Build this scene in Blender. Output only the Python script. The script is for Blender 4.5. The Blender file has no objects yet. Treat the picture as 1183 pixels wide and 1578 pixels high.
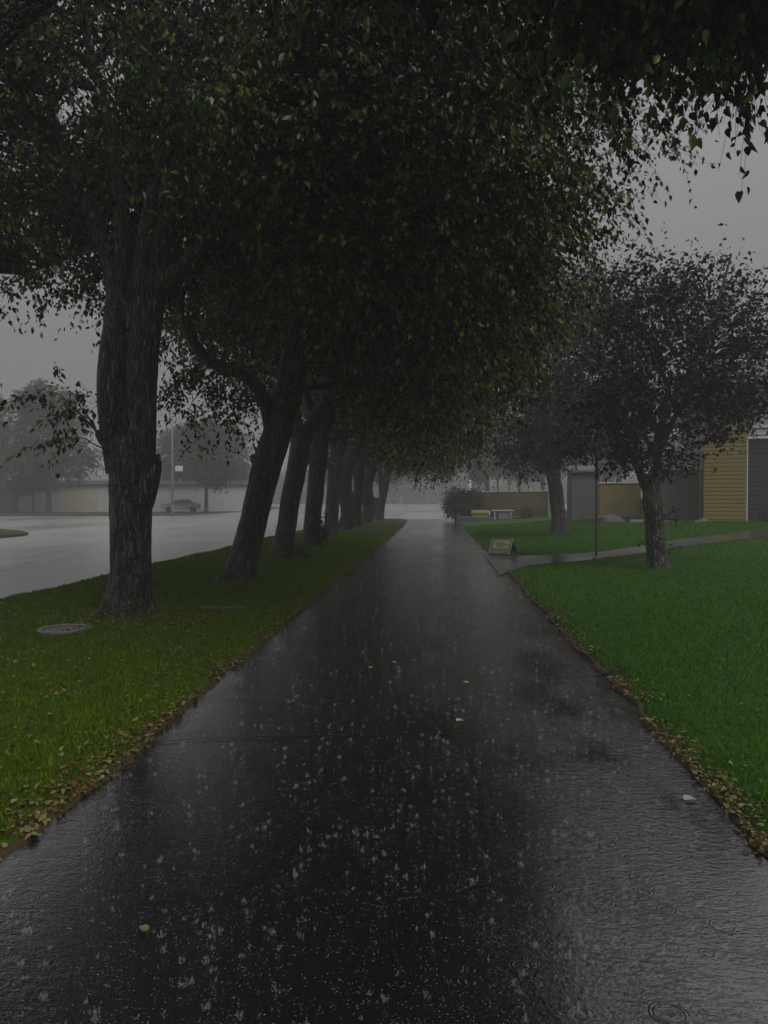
import bpy, math, random
import numpy as np
from mathutils import Vector, Matrix, noise

random.seed(7)
RNG = np.random.default_rng(11)
sc = bpy.context.scene
R = math.radians

# ------------------------------------------------------------------ camera
cam_d = bpy.data.cameras.new('camera')
cam = bpy.data.objects.new('camera', cam_d)
sc.collection.objects.link(cam)
cam.location = (0, 0, 1.6)
cam.rotation_euler = (R(90 - 1.015), 0, R(3.94))
cam_d.sensor_fit = 'VERTICAL'
cam_d.sensor_height = 36
cam_d.sensor_width = 27
cam_d.lens = 27.03
cam_d.clip_end = 2000
sc.camera = cam

# ------------------------------------------------------------------ sky
SUN_EL, SUN_ROT = 47, 138
ZENITH = 0.50
world = bpy.data.worlds.new('World')
sc.world = world
world.use_nodes = True
wn = world.node_tree
wn.nodes.clear()
wo = wn.nodes.new('ShaderNodeOutputWorld')
bg = wn.nodes.new('ShaderNodeBackground')
sky = wn.nodes.new('ShaderNodeTexSky')
sky.sky_type = 'NISHITA'
sky.sun_disc = False
sky.sun_elevation = R(SUN_EL)
sky.sun_rotation = R(SUN_ROT)
sky.dust_density = 6
hs = wn.nodes.new('ShaderNodeHueSaturation')
hs.inputs['Saturation'].default_value = 0.12
hs.inputs['Value'].default_value = 0.6
wn.links.new(sky.outputs[0], hs.inputs['Color'])
# overcast layer: the standard overcast sky, three times brighter overhead than at the horizon
tc = wn.nodes.new('ShaderNodeTexCoord')
sep = wn.nodes.new('ShaderNodeSeparateXYZ')
wn.links.new(tc.outputs['Generated'], sep.inputs[0])
mr = wn.nodes.new('ShaderNodeMapRange')
mr.inputs[1].default_value = 0; mr.inputs[2].default_value = 1
mr.inputs[3].default_value = 3.5; mr.inputs[4].default_value = 10.5
wn.links.new(sep.outputs[2], mr.inputs[0])
cmb = wn.nodes.new('ShaderNodeMixRGB'); cmb.blend_type = 'MULTIPLY'; cmb.inputs[0].default_value = 1
cmb.inputs[2].default_value = (0.985, 0.968, 1.0, 1)
wn.links.new(mr.outputs[0], cmb.inputs[1])
mx = wn.nodes.new('ShaderNodeMixRGB'); mx.inputs[0].default_value = 0.88
wn.links.new(hs.outputs[0], mx.inputs[1]); wn.links.new(cmb.outputs[0], mx.inputs[2])
bg.inputs['Strength'].default_value = 0.05
wn.links.new(mx.outputs[0], bg.inputs['Color'])
wn.links.new(bg.outputs[0], wo.inputs['Surface'])

sun_d = bpy.data.lights.new('sun', 'SUN')
sun_d.energy = 1.5
sun_d.angle = R(40)
sun_d.color = (1.0, 0.98, 0.95)
sun = bpy.data.objects.new('sun', sun_d)
sc.collection.objects.link(sun)
sun.rotation_euler = (R(90 - SUN_EL), 0, R(180 - SUN_ROT))

sc.view_settings.view_transform = 'Standard'
sc.view_settings.look = 'None'
sc.view_settings.exposure = 0.0
sc.view_settings.gamma = 1.0
sc.render.engine = 'CYCLES'
cy = sc.cycles
cy.max_bounces = 4; cy.diffuse_bounces = 1; cy.glossy_bounces = 2
cy.transmission_bounces = 4; cy.transparent_max_bounces = 8; cy.volume_bounces = 0
cy.use_denoising = True
cy.sample_clamp_indirect = 4.0
cy.caustics_reflective = False; cy.caustics_refractive = False

# ------------------------------------------------------------------ helpers
COL = sc.collection

def smooth(a, b, x):
    t = np.clip((x - a) / (b - a), 0, 1)
    return t * t * (3 - 2 * t)

def gz(x, y):
    """height of the lawns and paths: the right side climbs gently to the houses"""
    return 0.6 * smooth(2, 11, x) * smooth(14, 30, y)

def link(o, parent=None):
    COL.objects.link(o)
    if parent is not None:
        o.parent = parent
    return o

def tag(o, label=None, cat=None, group=None, kind=None):
    if label: o['label'] = label
    if cat: o['category'] = cat
    if group: o['group'] = group
    if kind: o['kind'] = kind
    return o

def empty(name, loc, rz=0.0):
    o = bpy.data.objects.new(name, None)
    o.empty_display_size = 0.2
    o.location = loc
    o.rotation_euler = (0, 0, rz)
    return link(o)

def mesh(name, v, f, mat=None, smooth_=False, attr=None):
    v = np.asarray(v, dtype=np.float32)
    me = bpy.data.meshes.new(name)
    if isinstance(f, np.ndarray):
        n, k = f.shape
        me.vertices.add(len(v)); me.vertices.foreach_set('co', v.ravel())
        me.loops.add(n * k); me.loops.foreach_set('vertex_index', f.astype(np.int32).ravel())
        me.polygons.add(n)
        me.polygons.foreach_set('loop_start', np.arange(0, n * k, k, dtype=np.int32))
        me.polygons.foreach_set('loop_total', np.full(n, k, dtype=np.int32))
        me.update(calc_edges=True)
    else:
        me.from_pydata([tuple(map(float, p)) for p in v], [], [tuple(q) for q in f])
        me.update()
    if smooth_:
        me.polygons.foreach_set('use_smooth', np.ones(len(me.polygons), dtype=bool))
    if attr is not None:
        a = me.attributes.new('tint', 'FLOAT', 'POINT')
        a.data.foreach_set('value', np.asarray(attr, dtype=np.float32))
    if mat is not None:
        me.materials.append(mat)
    return me

def obj(name, me, parent=None, loc=None, rot=None):
    o = bpy.data.objects.new(name, me)
    if loc is not None: o.location = loc
    if rot is not None: o.rotation_euler = rot
    return link(o, parent)

class MB:
    """collects boxes and tubes into one mesh"""
    def __init__(s): s.v = []; s.f = []
    def add(s, v, f):
        b = len(s.v); s.v += [tuple(p) for p in v]; s.f += [tuple(i + b for i in q) for q in f]; return s
    def box(s, c, d, bev=0.0, rot=None):
        x, y, z = [k / 2 for k in d]
        if bev > 0:
            b = min(bev, x * .9, y * .9, z * .9)
            ring = lambda zz, e: [(-x + e, -y, zz), (x - e, -y, zz), (x, -y + e, zz), (x, y - e, zz), (x - e, y, zz), (-x + e, y, zz), (-x, y - e, zz), (-x, -y + e, zz)]
            ins = lambda zz: [(-x + b, -y + b, zz), (x - b, -y + b, zz), (x - b, -y + b, zz), (x - b, y - b, zz), (x - b, y - b, zz), (-x + b, y - b, zz), (-x + b, y - b, zz), (-x + b, -y + b, zz)]
            lo, hi = ring(-z + b, b), ring(z - b, b)
            bot = [(-x + b, -y + b, -z), (x - b, -y + b, -z), (x - b, y - b, -z), (-x + b, y - b, -z)]
            top = [(p[0], p[1], z) for p in bot]
            v = lo + hi + bot + top
            f = [(i, (i + 1) % 8, 8 + (i + 1) % 8, 8 + i) for i in range(8)]
            f += [(19, 18, 17, 16), (20, 21, 22, 23)]
            m = {0: (0, 1), 1: (2, 3), 2: (4, 5), 3: (6, 7)}
            f += [(1, 0, 16, 17), (3, 2, 17, 18), (5, 4, 18, 19), (7, 6, 19, 16)]
            f += [(2, 1, 17), (4, 3, 18), (6, 5, 19), (0, 7, 16)]
            f += [(8, 9, 21, 20), (10, 11, 22, 21), (12, 13, 23, 22), (14, 15, 20, 23)]
            f += [(9, 10, 21), (11, 12, 22), (13, 14, 23), (15, 8, 20)]
        else:
            v = [(i, j, k) for k in (-z, z) for j in (-y, y) for i in (-x, x)]
            f = [(0, 2, 3, 1), (4, 5, 7, 6), (0, 1, 5, 4), (2, 6, 7, 3), (0, 4, 6, 2), (1, 3, 7, 5)]
        if rot is not None:
            M = rot if isinstance(rot, Matrix) else Matrix.Rotation(rot, 3, 'Z')
            v = [M @ Vector(p) for p in v]
        return s.add([(p[0] + c[0], p[1] + c[1], p[2] + c[2]) for p in v], f)
    def tube(s, pts, radii, sides=8, cap=True):
        v, f = tube(pts, radii, sides)
        if cap:
            f = [tuple(q) for q in f] + [tuple(range(sides))[::-1], tuple(range(len(v) - sides, len(v)))]
        return s.add(v, f)
    def build(s, name, mat, parent=None, smooth_=False, loc=None, rot=None):
        return obj(name, mesh(name, s.v, s.f, mat, smooth_), parent, loc, rot)

def tube(pts, radii, sides):
    P = [Vector(p) for p in pts]
    v = []; f = []
    n = len(P)
    up = None
    for i in range(n):
        t = (P[min(i + 1, n - 1)] - P[max(i - 1, 0)]).normalized()
        if up is None:
            up = Vector((0, 1, 0)) if abs(t.y) < .9 else Vector((1, 0, 0))
        a = (up - t * up.dot(t)).normalized()
        up = a
        b = t.cross(a)
        for k in range(sides):
            an = 2 * math.pi * k / sides
            q = P[i] + (a * math.cos(an) + b * math.sin(an)) * radii[i]
            v.append((q.x, q.y, q.z))
    for i in range(n - 1):
        for k in range(sides):
            k2 = (k + 1) % sides
            f.append((i * sides + k, i * sides + k2, (i + 1) * sides + k2, (i + 1) * sides + k))
    return v, f

def spline(pts, step):
    """Catmull-Rom resample of (x,y,z,r) points"""
    P = [np.array(p, float) for p in pts]
    P = [2 * P[0] - P[1]] + P + [2 * P[-1] - P[-2]]
    out = []
    for i in range(1, len(P) - 2):
        p0, p1, p2, p3 = P[i - 1:i + 3]
        n = max(1, int(np.linalg.norm((p2 - p1)[:3]) / step))
        for k in range(n):
            t = k / n
            q = .5 * (2 * p1 + (p2 - p0) * t + (2 * p0 - 5 * p1 + 4 * p2 - p3) * t * t + (3 * p1 - p0 - 3 * p2 + p3) * t ** 3)
            q[3] = max(q[3], 0.002)
            out.append(q)
    out.append(P[-2])
    return np.array(out)

def grid(xs, ys, zf):
    X, Y = np.meshgrid(xs, ys)
    Z = zf(X, Y)
    v = np.stack([X, Y, Z], -1).reshape(-1, 3)
    nx, ny = len(xs), len(ys)
    i, j = np.meshgrid(np.arange(nx - 1), np.arange(ny - 1))
    a = (j * nx + i).ravel()
    f = np.stack([a, a + 1, a + nx + 1, a + nx], -1)
    return v, f

def wob(x, s=1.0, seed=0.0):
    return (np.sin(x * 1.7 * s + seed) + .6 * np.sin(x * 4.3 * s + 1.3 + seed * 2) + .4 * np.sin(x * 9.1 * s + 2.1 + seed * 3)
            + .3 * np.sin(x * 21.7 * s + .4 + seed)) / 2.3

# ------------------------------------------------------------------ materials
class NT:
    def __init__(s, name):
        s.m = bpy.data.materials.new(name); s.m.use_nodes = True
        s.t = s.m.node_tree; s.t.nodes.clear()
        s.out = s.n('ShaderNodeOutputMaterial')
    def n(s, typ, **kw):
        nd = s.t.nodes.new(typ)
        for k, val in kw.items():
            if k.startswith('i_'):
                key = k[2:]
                nd.inputs[int(key) if key.isdigit() else key.replace('_', ' ')].default_value = val
            else:
                setattr(nd, k, val)
        return nd
    def l(s, a, b): s.t.links.new(a, b)
    def coord(s, which='Object', scale=(1, 1, 1), rot=(0, 0, 0)):
        c = s.n('ShaderNodeTexCoord'); m = s.n('ShaderNodeMapping')
        m.inputs['Scale'].default_value = scale; m.inputs['Rotation'].default_value = rot
        s.l(c.outputs[which], m.inputs[0]); return m.outputs[0]
    def world(s, scale=(1, 1, 1)):
        g = s.n('ShaderNodeNewGeometry'); m = s.n('ShaderNodeMapping')
        m.inputs['Scale'].default_value = scale
        s.l(g.outputs['Position'], m.inputs[0]); return m.outputs[0]
    def noise(s, vec, scale, detail=3, rough=.55, dist=0):
        nd = s.n('ShaderNodeTexNoise'); nd.inputs['Scale'].default_value = scale
        nd.inputs['Detail'].default_value = detail; nd.inputs['Roughness'].default_value = rough
        nd.inputs['Distortion'].default_value = dist
        s.l(vec, nd.inputs['Vector']); return nd.outputs['Fac']
    def ramp(s, fac, stops, interp='LINEAR'):
        r = s.n('ShaderNodeValToRGB'); r.color_ramp.interpolation = interp
        e = r.color_ramp.elements
        while len(e) < len(stops): e.new(.5)
        for el, (p, c) in zip(e, stops):
            el.position = p; el.color = (*c, 1) if len(c) == 3 else c
        s.l(fac, r.inputs[0]); return r.outputs[0]
    def mixc(s, fac, a, b, mode='MIX'):
        m = s.n('ShaderNodeMixRGB'); m.blend_type = mode
        for k, val in ((0, fac), (1, a), (2, b)):
            if isinstance(val, (int, float)): m.inputs[k].default_value = val
            elif isinstance(val, tuple): m.inputs[k].default_value = (*val, 1)
            else: s.l(val, m.inputs[k])
        return m.outputs[0]
    def math(s, op, a, b=0.0):
        m = s.n('ShaderNodeMath'); m.operation = op
        for k, val in ((0, a), (1, b)):
            if isinstance(val, (int, float)): m.inputs[k].default_value = val
            else: s.l(val, m.inputs[k])
        return m.outputs[0]
    def range(s, v, a, b, c, d):
        m = s.n('ShaderNodeMapRange'); s.l(v, m.inputs[0])
        for k, val in enumerate((a, b, c, d)):
            m.inputs[k + 1].default_value = val
        return m.outputs[0]
    def bump(s, h, strength, dist, normal=None):
        b = s.n('ShaderNodeBump'); b.inputs['Strength'].default_value = strength
        b.inputs['Distance'].default_value = dist
        s.l(h, b.inputs['Height'])
        if normal is not None: s.l(normal, b.inputs['Normal'])
        return b.outputs[0]
    def bsdf(s, color, rough=.6, normal=None, spec=.5, **kw):
        p = s.n('ShaderNodeBsdfPrincipled')
        for key, val in (('Base Color', color), ('Roughness', rough), ('Specular IOR Level', spec)):
            if isinstance(val, tuple): p.inputs[key].default_value = (*val, 1)
            elif isinstance(val, (int, float)): p.inputs[key].default_value = val
            else: s.l(val, p.inputs[key])
        for k, val in kw.items():
            p.inputs[k.replace('_', ' ')].default_value = val
        if normal is not None: s.l(normal, p.inputs['Normal'])
        return p
    def done(s, sh):
        s.l(sh.outputs[0] if hasattr(sh, 'outputs') else sh, s.out.inputs['Surface']); return s.m

def painted(name, col, rough=.5, var=.25, scale=6, bump=.15, spec=.5, dirt=None, coord='Object'):
    """paint, render or metal with patchy wear and fine relief"""
    t = NT(name)
    v = t.coord(coord)
    n1 = t.noise(v, scale, 4); n2 = t.noise(v, scale * 9, 3)
    d = dirt or tuple(c * (1 - var * 2) for c in col)
    c = t.mixc(t.range(n1, .35, .75, 0, .8), tuple(col), tuple(d))
    c = t.mixc(.25, c, t.ramp(n2, [(.3, tuple(k * .8 for k in col)), (.7, tuple(min(1, k * 1.15) for k in col))]))
    r = t.range(n1, .3, .7, rough * .8, min(1, rough * 1.2))
    return t.done(t.bsdf(c, r, t.bump(n2, bump, .01), spec))

def leaf_material(name, stops, trans=.35, rough=.42, spec=.4):
    t = NT(name)
    a = t.n('ShaderNodeAttribute', attribute_name='tint')
    c = t.ramp(a.outputs['Fac'], stops)
    p = t.bsdf(c, rough, None, spec)
    tr = t.n('ShaderNodeBsdfTranslucent')
    t.l(t.mixc(1.0, c, (1.15, 1.25, .6), 'MULTIPLY'), tr.inputs['Color'])
    m = t.n('ShaderNodeMixShader'); m.inputs[0].default_value = trans
    t.l(p.outputs[0], m.inputs[1]); t.l(tr.outputs[0], m.inputs[2])
    return t.done(m)

M = {}
M['leaf_linden'] = leaf_material('linden_leaves', [(0, (.003, .006, .002)), (.42, (.009, .018, .003)), (.64, (.045, .1, .009)), (.9, (.11, .16, .013)), (1, (.26, .22, .025))], .22, .25, .36)
M['leaf_dark'] = leaf_material('dark_leaves', [(0, (.007, .008, .008)), (.6, (.012, .013, .012)), (1, (.04, .044, .026))], .15, .3, .3)
M['leaf_far'] = leaf_material('mist_paled_leaves', [(0, (.04, .048, .034)), (.6, (.06, .072, .05)), (1, (.09, .105, .07))], .3, .6)  # haze put into the colour: paled so the far trees look misted
M['leaf_shrub'] = leaf_material('shrub_leaves', [(0, (.018, .028, .012)), (.6, (.03, .045, .016)), (1, (.06, .08, .02))], .3)
M['leaf_fallen'] = leaf_material('fallen_leaves', [(0, (.05, .026, .008)), (.4, (.13, .075, .015)), (.65, (.14, .105, .03)), (.97, (.21, .22, .09)), (1, (.34, .34, .27))], .1, .4)
M['grass_blade'] = leaf_material('grass_blades', [(0, (.022, .09, .0)), (.5, (.05, .175, .0)), (.85, (.085, .2, .0)), (1, (.17, .18, .02))], .3, .7, .04)
M['grass_verge'] = leaf_material('verge_grass_blades', [(0, (.045, .1, .0)), (.5, (.085, .175, .0)), (.85, (.15, .2, .002)), (1, (.25, .2, .02))], .3, .7, .05)

def bark_material(name='wet_bark', k=1.0):
    t = NT(name)
    v = t.coord('Object', (11, 11, 2.4))
    n1 = t.noise(v, 1.6, 5, .65, .6)
    vo = t.n('ShaderNodeTexVoronoi', feature='DISTANCE_TO_EDGE'); vo.inputs['Scale'].default_value = 1.9
    w = t.n('ShaderNodeVectorMath', operation='ADD')
    nn = t.n('ShaderNodeTexNoise'); nn.inputs['Scale'].default_value = 1.3; nn.inputs['Detail'].default_value = 4
    t.l(v, nn.inputs['Vector'])
    t.l(v, w.inputs[0]); t.l(nn.outputs['Color'], w.inputs[1])
    t.l(w.outputs[0], vo.inputs['Vector'])
    ridge = t.range(vo.outputs['Distance'], 0, .25, 0, 1)
    n3 = t.noise(t.coord('Object', (1, 1, .5)), 2.2, 4)
    n4 = t.noise(t.coord('Object', (1, 1, .35)), 40, 3)
    c = t.ramp(n1, [(.38, (.007 * k, .006 * k, .005 * k)), (.5, (.024 * k, .021 * k, .018 * k)), (.62, (.17 * k, .155 * k, .13 * k))])
    c = t.mixc(t.range(ridge, 0, 1, .65, 0), c, (.006, .005, .004))
    c = t.mixc(t.range(n3, .5, .72, 0, .4), c, (.05, .06, .025))      # algae on the bark
    h = t.math('ADD', t.math('MULTIPLY', ridge, .7), t.math('ADD', t.math('MULTIPLY', n1, .5), t.math('MULTIPLY', n4, .25)))
    return t.done(t.bsdf(c, t.range(n1, .3, .7, .3, .6), t.bump(h, 1.0, .05), .6))
M['bark'] = bark_material()
M['bark_pale'] = bark_material('pale_wet_bark', 1.5)

def turf_material(name, a, b, c3, soil):
    t = NT(name)
    v = t.world()
    n1 = t.noise(v, .7, 4); n2 = t.noise(v, 9, 5, .65); n3 = t.noise(v, 60, 3, .7)
    c = t.mixc(t.range(n1, .35, .7, 0, 1), a, b)
    c = t.mixc(t.range(n2, .4, .75, 0, .7), c, c3)
    c = t.mixc(t.range(n3, .5, .8, 0, .6), c, soil)
    h = t.math('ADD', t.math('MULTIPLY', n2, .5), n3)
    return t.done(t.bsdf(c, .75, t.bump(h, .8, .03), .3))
M['turf'] = turf_material('lawn_turf', (.026, .095, .001), (.036, .11, .001), (.02, .066, .001), (.012, .035, .002))
M['turf_verge'] = turf_material('verge_turf', (.05, .09, .002), (.08, .095, .004), (.03, .06, .002), (.06, .045, .008))
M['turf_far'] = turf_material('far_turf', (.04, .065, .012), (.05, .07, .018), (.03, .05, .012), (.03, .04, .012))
M['soil'] = turf_material('leafy_soil', (.05, .032, .014), (.09, .06, .02), (.03, .02, .01), (.12, .085, .03))

def wet_asphalt(name, base, coat, ripple, patch, puddle_rough=.06, dry_rough=.2, agg=260, aggb=.12, pool=False):
    t = NT(name)
    v = t.world()
    big = t.noise(t.world((1, .35, 1)), patch, 4, .55, .4)          # where the water stands
    water = t.range(big, .42, .6, 0, 1)
    if pool:                                                         # the crossfall drains to the right edge and the left gutter
        gx = t.n('ShaderNodeNewGeometry'); sx = t.n('ShaderNodeSeparateXYZ'); t.l(gx.outputs['Position'], sx.inputs[0])
        rt = t.range(sx.outputs[0], -.35, .75, 0, 1); lf = t.range(sx.outputs[0], -2.0, -1.1, .6, 0)
        water = t.range(t.math('ADD', t.math('MAXIMUM', rt, lf), t.math('MULTIPLY', t.math('SUBTRACT', big, .5), 2.2)), .1, .95, 0, 1)
    agg1 = t.n('ShaderNodeTexVoronoi'); agg1.inputs['Scale'].default_value = agg * .5
    t.l(v, agg1.inputs['Vector'])
    n2 = t.noise(v, agg * .3, 3, .6)
    n3 = t.noise(v, 3.2, 4)
    rp = t.noise(t.world((1, 2.1, 1)), ripple, 3, .6, .8)               # rain-driven ripples
    rp2 = t.noise(t.world((1, 1.6, 1)), ripple * 2.7, 2, .6)
    c = t.mixc(t.range(n3, .3, .7, 0, 1), tuple(k * .75 for k in base), tuple(k * 1.25 for k in base))
    c = t.mixc(t.range(agg1.outputs['Distance'], .1, .6, 0, .5), c, tuple(k * 1.9 for k in base))
    b1 = t.n('ShaderNodeBump'); b1.inputs['Distance'].default_value = .004
    t.l(t.range(water, 0, 1, aggb, aggb * .25), b1.inputs['Strength'])
    t.l(t.math('ADD', agg1.outputs['Distance'], n2), b1.inputs['Height'])
    b2 = t.n('ShaderNodeBump'); b2.inputs['Distance'].default_value = .012
    calm = t.range(t.noise(t.world((1, .6, 1)), 1.7, 3), .38, .64, .25, 1.25)   # gusts leave calm and ruffled patches
    t.l(t.math('MULTIPLY', t.range(water, 0, 1, .15, .42), calm), b2.inputs['Strength'])
    ring = t.n('ShaderNodeTexVoronoi'); ring.inputs['Scale'].default_value = 7.5; t.l(v, ring.inputs['Vector'])
    ph = t.n('ShaderNodeSeparateXYZ'); t.l(ring.outputs['Color'], ph.inputs[0])
    wave = t.math('SINE', t.math('ADD', t.math('MULTIPLY', ring.outputs['Distance'], 60), t.math('MULTIPLY', ph.outputs[0], 6.28)))
    rad = t.math('MULTIPLY', ph.outputs[1], .42)                                   # rings at every stage of spreading
    near = t.math('SUBTRACT', 1, t.math('MINIMUM', 1, t.math('MULTIPLY', t.math('ABSOLUTE', t.math('SUBTRACT', ring.outputs['Distance'], rad)), 9)))
    rings = t.math('MULTIPLY', t.math('MULTIPLY', wave, near), .22)
    t.l(t.math('ADD', t.math('ADD', rp, t.math('MULTIPLY', rp2, .5)), rings), b2.inputs['Height'])
    t.l(b1.outputs[0], b2.inputs['Normal'])
    p = t.bsdf(c, t.range(water, 0, 1, dry_rough, puddle_rough), b2.outputs[0], 1.0, IOR=1.85)
    t.l(t.range(water, 0, 1, coat * .5, coat), p.inputs['Coat Weight'])
    t.l(t.range(water, 0, 1, .55, 1.0), p.inputs['Specular IOR Level'])
    p.inputs['Coat Roughness'].default_value = .06
    p.inputs['Coat IOR'].default_value = 2.1
    t.l(b2.outputs[0], p.inputs['Coat Normal'])
    return t.done(p)
M['path'] = wet_asphalt('wet_path_asphalt', (.006, .006, .0063), 1.0, 17, .55, .04, .18, aggb=.2, pool=True)
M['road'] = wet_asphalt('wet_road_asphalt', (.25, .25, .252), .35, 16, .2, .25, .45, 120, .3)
M['paving'] = wet_asphalt('wet_side_paving', (.03, .03, .031), 1.0, 20, .5, .12, .3, 160)
M['seam'] = painted('tar_seam', (.012, .012, .013), .3)
M['ground'] = painted('wet_ground', (.05, .05, .045), .4, coord='Object', scale=.2)
M['concrete'] = painted('wet_concrete', (.16, .16, .155), .45, .3, 12, .4)
M['iron'] = painted('cast_iron', (.05, .05, .052), .4, .3, 20, .4)
M['pole'] = painted('green_grey_pole', (.19, .22, .22), .4, .2, 8)
M['black_metal'] = painted('black_metal', (.02, .02, .022), .4, .2, 8)
M['white_paint'] = painted('white_trim_paint', (.62, .62, .62), .45, .12, 3)
M['pale_wall'] = painted('pale_render', (.42, .42, .42), .7, .15, 1.2)
M['grey_wall'] = painted('grey_render', (.17, .165, .15), .7, .15, 1.2)
M['dark_shed'] = painted('dark_grey_cladding', (.15, .15, .155), .6, .15, 1.5)
M['yellow_board'] = painted('yellow_ochre_boards', (.27, .215, .06), .5, .14, 2.5, .2)
M['yellow_joint'] = painted('ochre_backing', (.13, .09, .025), .7, .2, 4)
M['ochre_wall'] = painted('ochre_brick', (.34, .27, .09), .65, .2, 1.5, .3)
M['orange'] = painted('orange_wood', (.3, .15, .03), .5)
M['door_slat'] = painted('dark_door_slats', (.035, .034, .037), .4, .2, 3)
M['roof'] = painted('grey_roof', (.12, .12, .125), .5, .2, 1)
M['stone'] = painted('grey_stone', (.12, .12, .12), .5, .35, 9, .8)
M['fence_grey'] = painted('mist_paled_grey_boards', (.42, .42, .41), .6, .15, .8)  # garage boards lightened in colour to look veiled by mist
M['fence_yellow'] = painted('yellowed_cladding_boards', (.42, .39, .27), .6, .15, .8)  # yellow boards, their mist likewise put into the paler colour
M['sign_grey'] = painted('weathered_sign_frame', (.28, .27, .25), .5, .25, 10)
M['sign_cream'] = painted('cream_sign_panel', (.55, .5, .27), .5, .1, 14)
M['ink'] = painted('dark_lettering', (.12, .11, .07), .5)
M['plastic_yellow'] = painted('yellow_plastic', (.24, .2, .03), .4)
M['plastic_white'] = painted('white_plastic', (.6, .6, .62), .35, .1)
M['cabinet'] = painted('dark_cabinet', (.05, .052, .05), .4)
M['car'] = painted('mist_paled_car_paint', (.3, .305, .31), .3, .08, 2, .02, .5)  # pale colour picked to make the far car look lost in mist
M['glass'] = painted('dark_glass', (.05, .052, .055), .08, .1, 3, .0, 1.0)
M['tyre'] = painted('tyre_rubber', (.02, .02, .02), .7)
M['lamp'] = painted('lamp_lens', (.5, .5, .48), .15)

def water_material(name, alpha):
    t = NT(name)
    p = t.bsdf((.75, .75, .78), .12, None, 1.0)
    tr = t.n('ShaderNodeBsdfTransparent')
    m = t.n('ShaderNodeMixShader'); m.inputs[0].default_value = alpha
    t.l(tr.outputs[0], m.inputs[1]); t.l(p.outputs[0], m.inputs[2])
    return t.done(m)
M['water'] = water_material('splash_water', .05)
M['drops'] = water_material('drop_water', .26)

# ------------------------------------------------------------------ the setting
PATH_L, PATH_R, ROAD_R = -1.92, 1.52, -6.85
def path_z(x, y):
    c = (x + .45) / 1.72                       # crossfall: highest left of the middle, water stands on the right
    return .022 - .016 * c * c

g = obj('ground', mesh('ground', *grid(np.linspace(-280, 280, 29), np.linspace(-60, 300, 19), lambda X, Y: X * 0 - .16), M['ground']))
tag(g, kind='structure')

def road_z(X, Y): return -.10 + .07 * smooth(46, 57, Y)
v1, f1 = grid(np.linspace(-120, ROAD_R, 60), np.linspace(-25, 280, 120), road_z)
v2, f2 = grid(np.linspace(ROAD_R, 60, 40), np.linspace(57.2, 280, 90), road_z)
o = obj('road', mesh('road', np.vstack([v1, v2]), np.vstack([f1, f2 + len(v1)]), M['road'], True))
tag(o, kind='structure')

# the footpath, its edges ragged, a slight crossfall
ys = np.arange(-4, 58.4, .12); xs = np.linspace(0, 1, 41)
Y, U = np.meshgrid(ys, xs, indexing='ij')
XL = PATH_L - .12 + 0 * Y - .25 * smooth(40, 57, Y); XR = PATH_R + .12 - .15 * smooth(30, 57, Y)
X = XL + (XR - XL) * U
Zp = path_z(X, Y) + .006 * wob(X * .9 + Y * .31, 1, 2) * wob(Y * .4, 1, .5)
nv = np.stack([X, Y, Zp], -1).reshape(-1, 3)
i, j = np.meshgrid(np.arange(40), np.arange(len(ys) - 1)); a = (j * 41 + i).ravel()
path = obj('footpath', mesh('footpath', nv, np.stack([a, a + 1, a + 42, a + 41], -1), M['path'], True))
tag(path, kind='structure')

def seam(pts, w):
    """a tarred joint across the path"""
    P = spline([(x, y, 0, w) for x, y in pts], .05)
    n = len(P); ww = P[:, 3] * (.5 + .5 * np.abs(wob(P[:, 0] * 3, 2, w)))
    yy = P[:, 1] + .012 * wob(P[:, 0] * 4, 2, 3)
    lo = np.stack([P[:, 0], yy - ww, path_z(P[:, 0], yy) + .008], -1); hi = np.stack([P[:, 0], yy + ww, path_z(P[:, 0], yy) + .008], -1)
    k = np.arange(n - 1)
    return obj('tar_seam', mesh('tar_seam', np.vstack([lo, hi]), np.stack([k, k + 1, k + 1 + n, k + n], -1), M['seam']), path)
seam([(-1.85, 4.86), (-1.2, 4.98), (-.6, 5.06), (.0, 5.12), (.35, 5.05)], .012)
seam([(-1.6, 5.9), (-1.1, 5.86), (-.7, 5.95)], .008)
seam([(-1.8, 11.9), (-.8, 12.2), (.4, 12.1), (1.2, 12.35)], .02)
seam([(-1.85, 19.3), (-.5, 19.4), (1.3, 19.2)], .03)
seam([(-1.85, 27), (1.3, 27.3)], .04)

def edge_l(y): return PATH_L + .05 * wob(y, .9, 1) + .03 * wob(y, 4, 2) - .25 * smooth(40, 57, y)
def edge_r(y): return PATH_R + .05 * wob(y, .9, 4) + .03 * wob(y, 4, 5) - .15 * smooth(30, 57, y)
SIDE_LO = np.array([(1.3, 15.9), (1.6, 16.9), (2.1, 17.8), (2.8, 18.4), (3.88, 19.3), (5.2, 20.7), (6.62, 21.93), (8.2, 22.8), (9.73, 23.39), (14, 25.1), (24, 28.5)])
SIDE_HI = np.array([(1.3, 22.6), (1.5, 21.7), (2.0, 20.95), (2.8, 20.55), (3.8, 21.1), (4.8, 21.9), (7.2, 23.9), (10.67, 25.64), (15, 27.6), (24, 31)])
def side_lo(x): return np.interp(x, SIDE_LO[:, 0], SIDE_LO[:, 1])
def side_hi(x): return np.interp(x, SIDE_HI[:, 0], SIDE_HI[:, 1])

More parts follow.
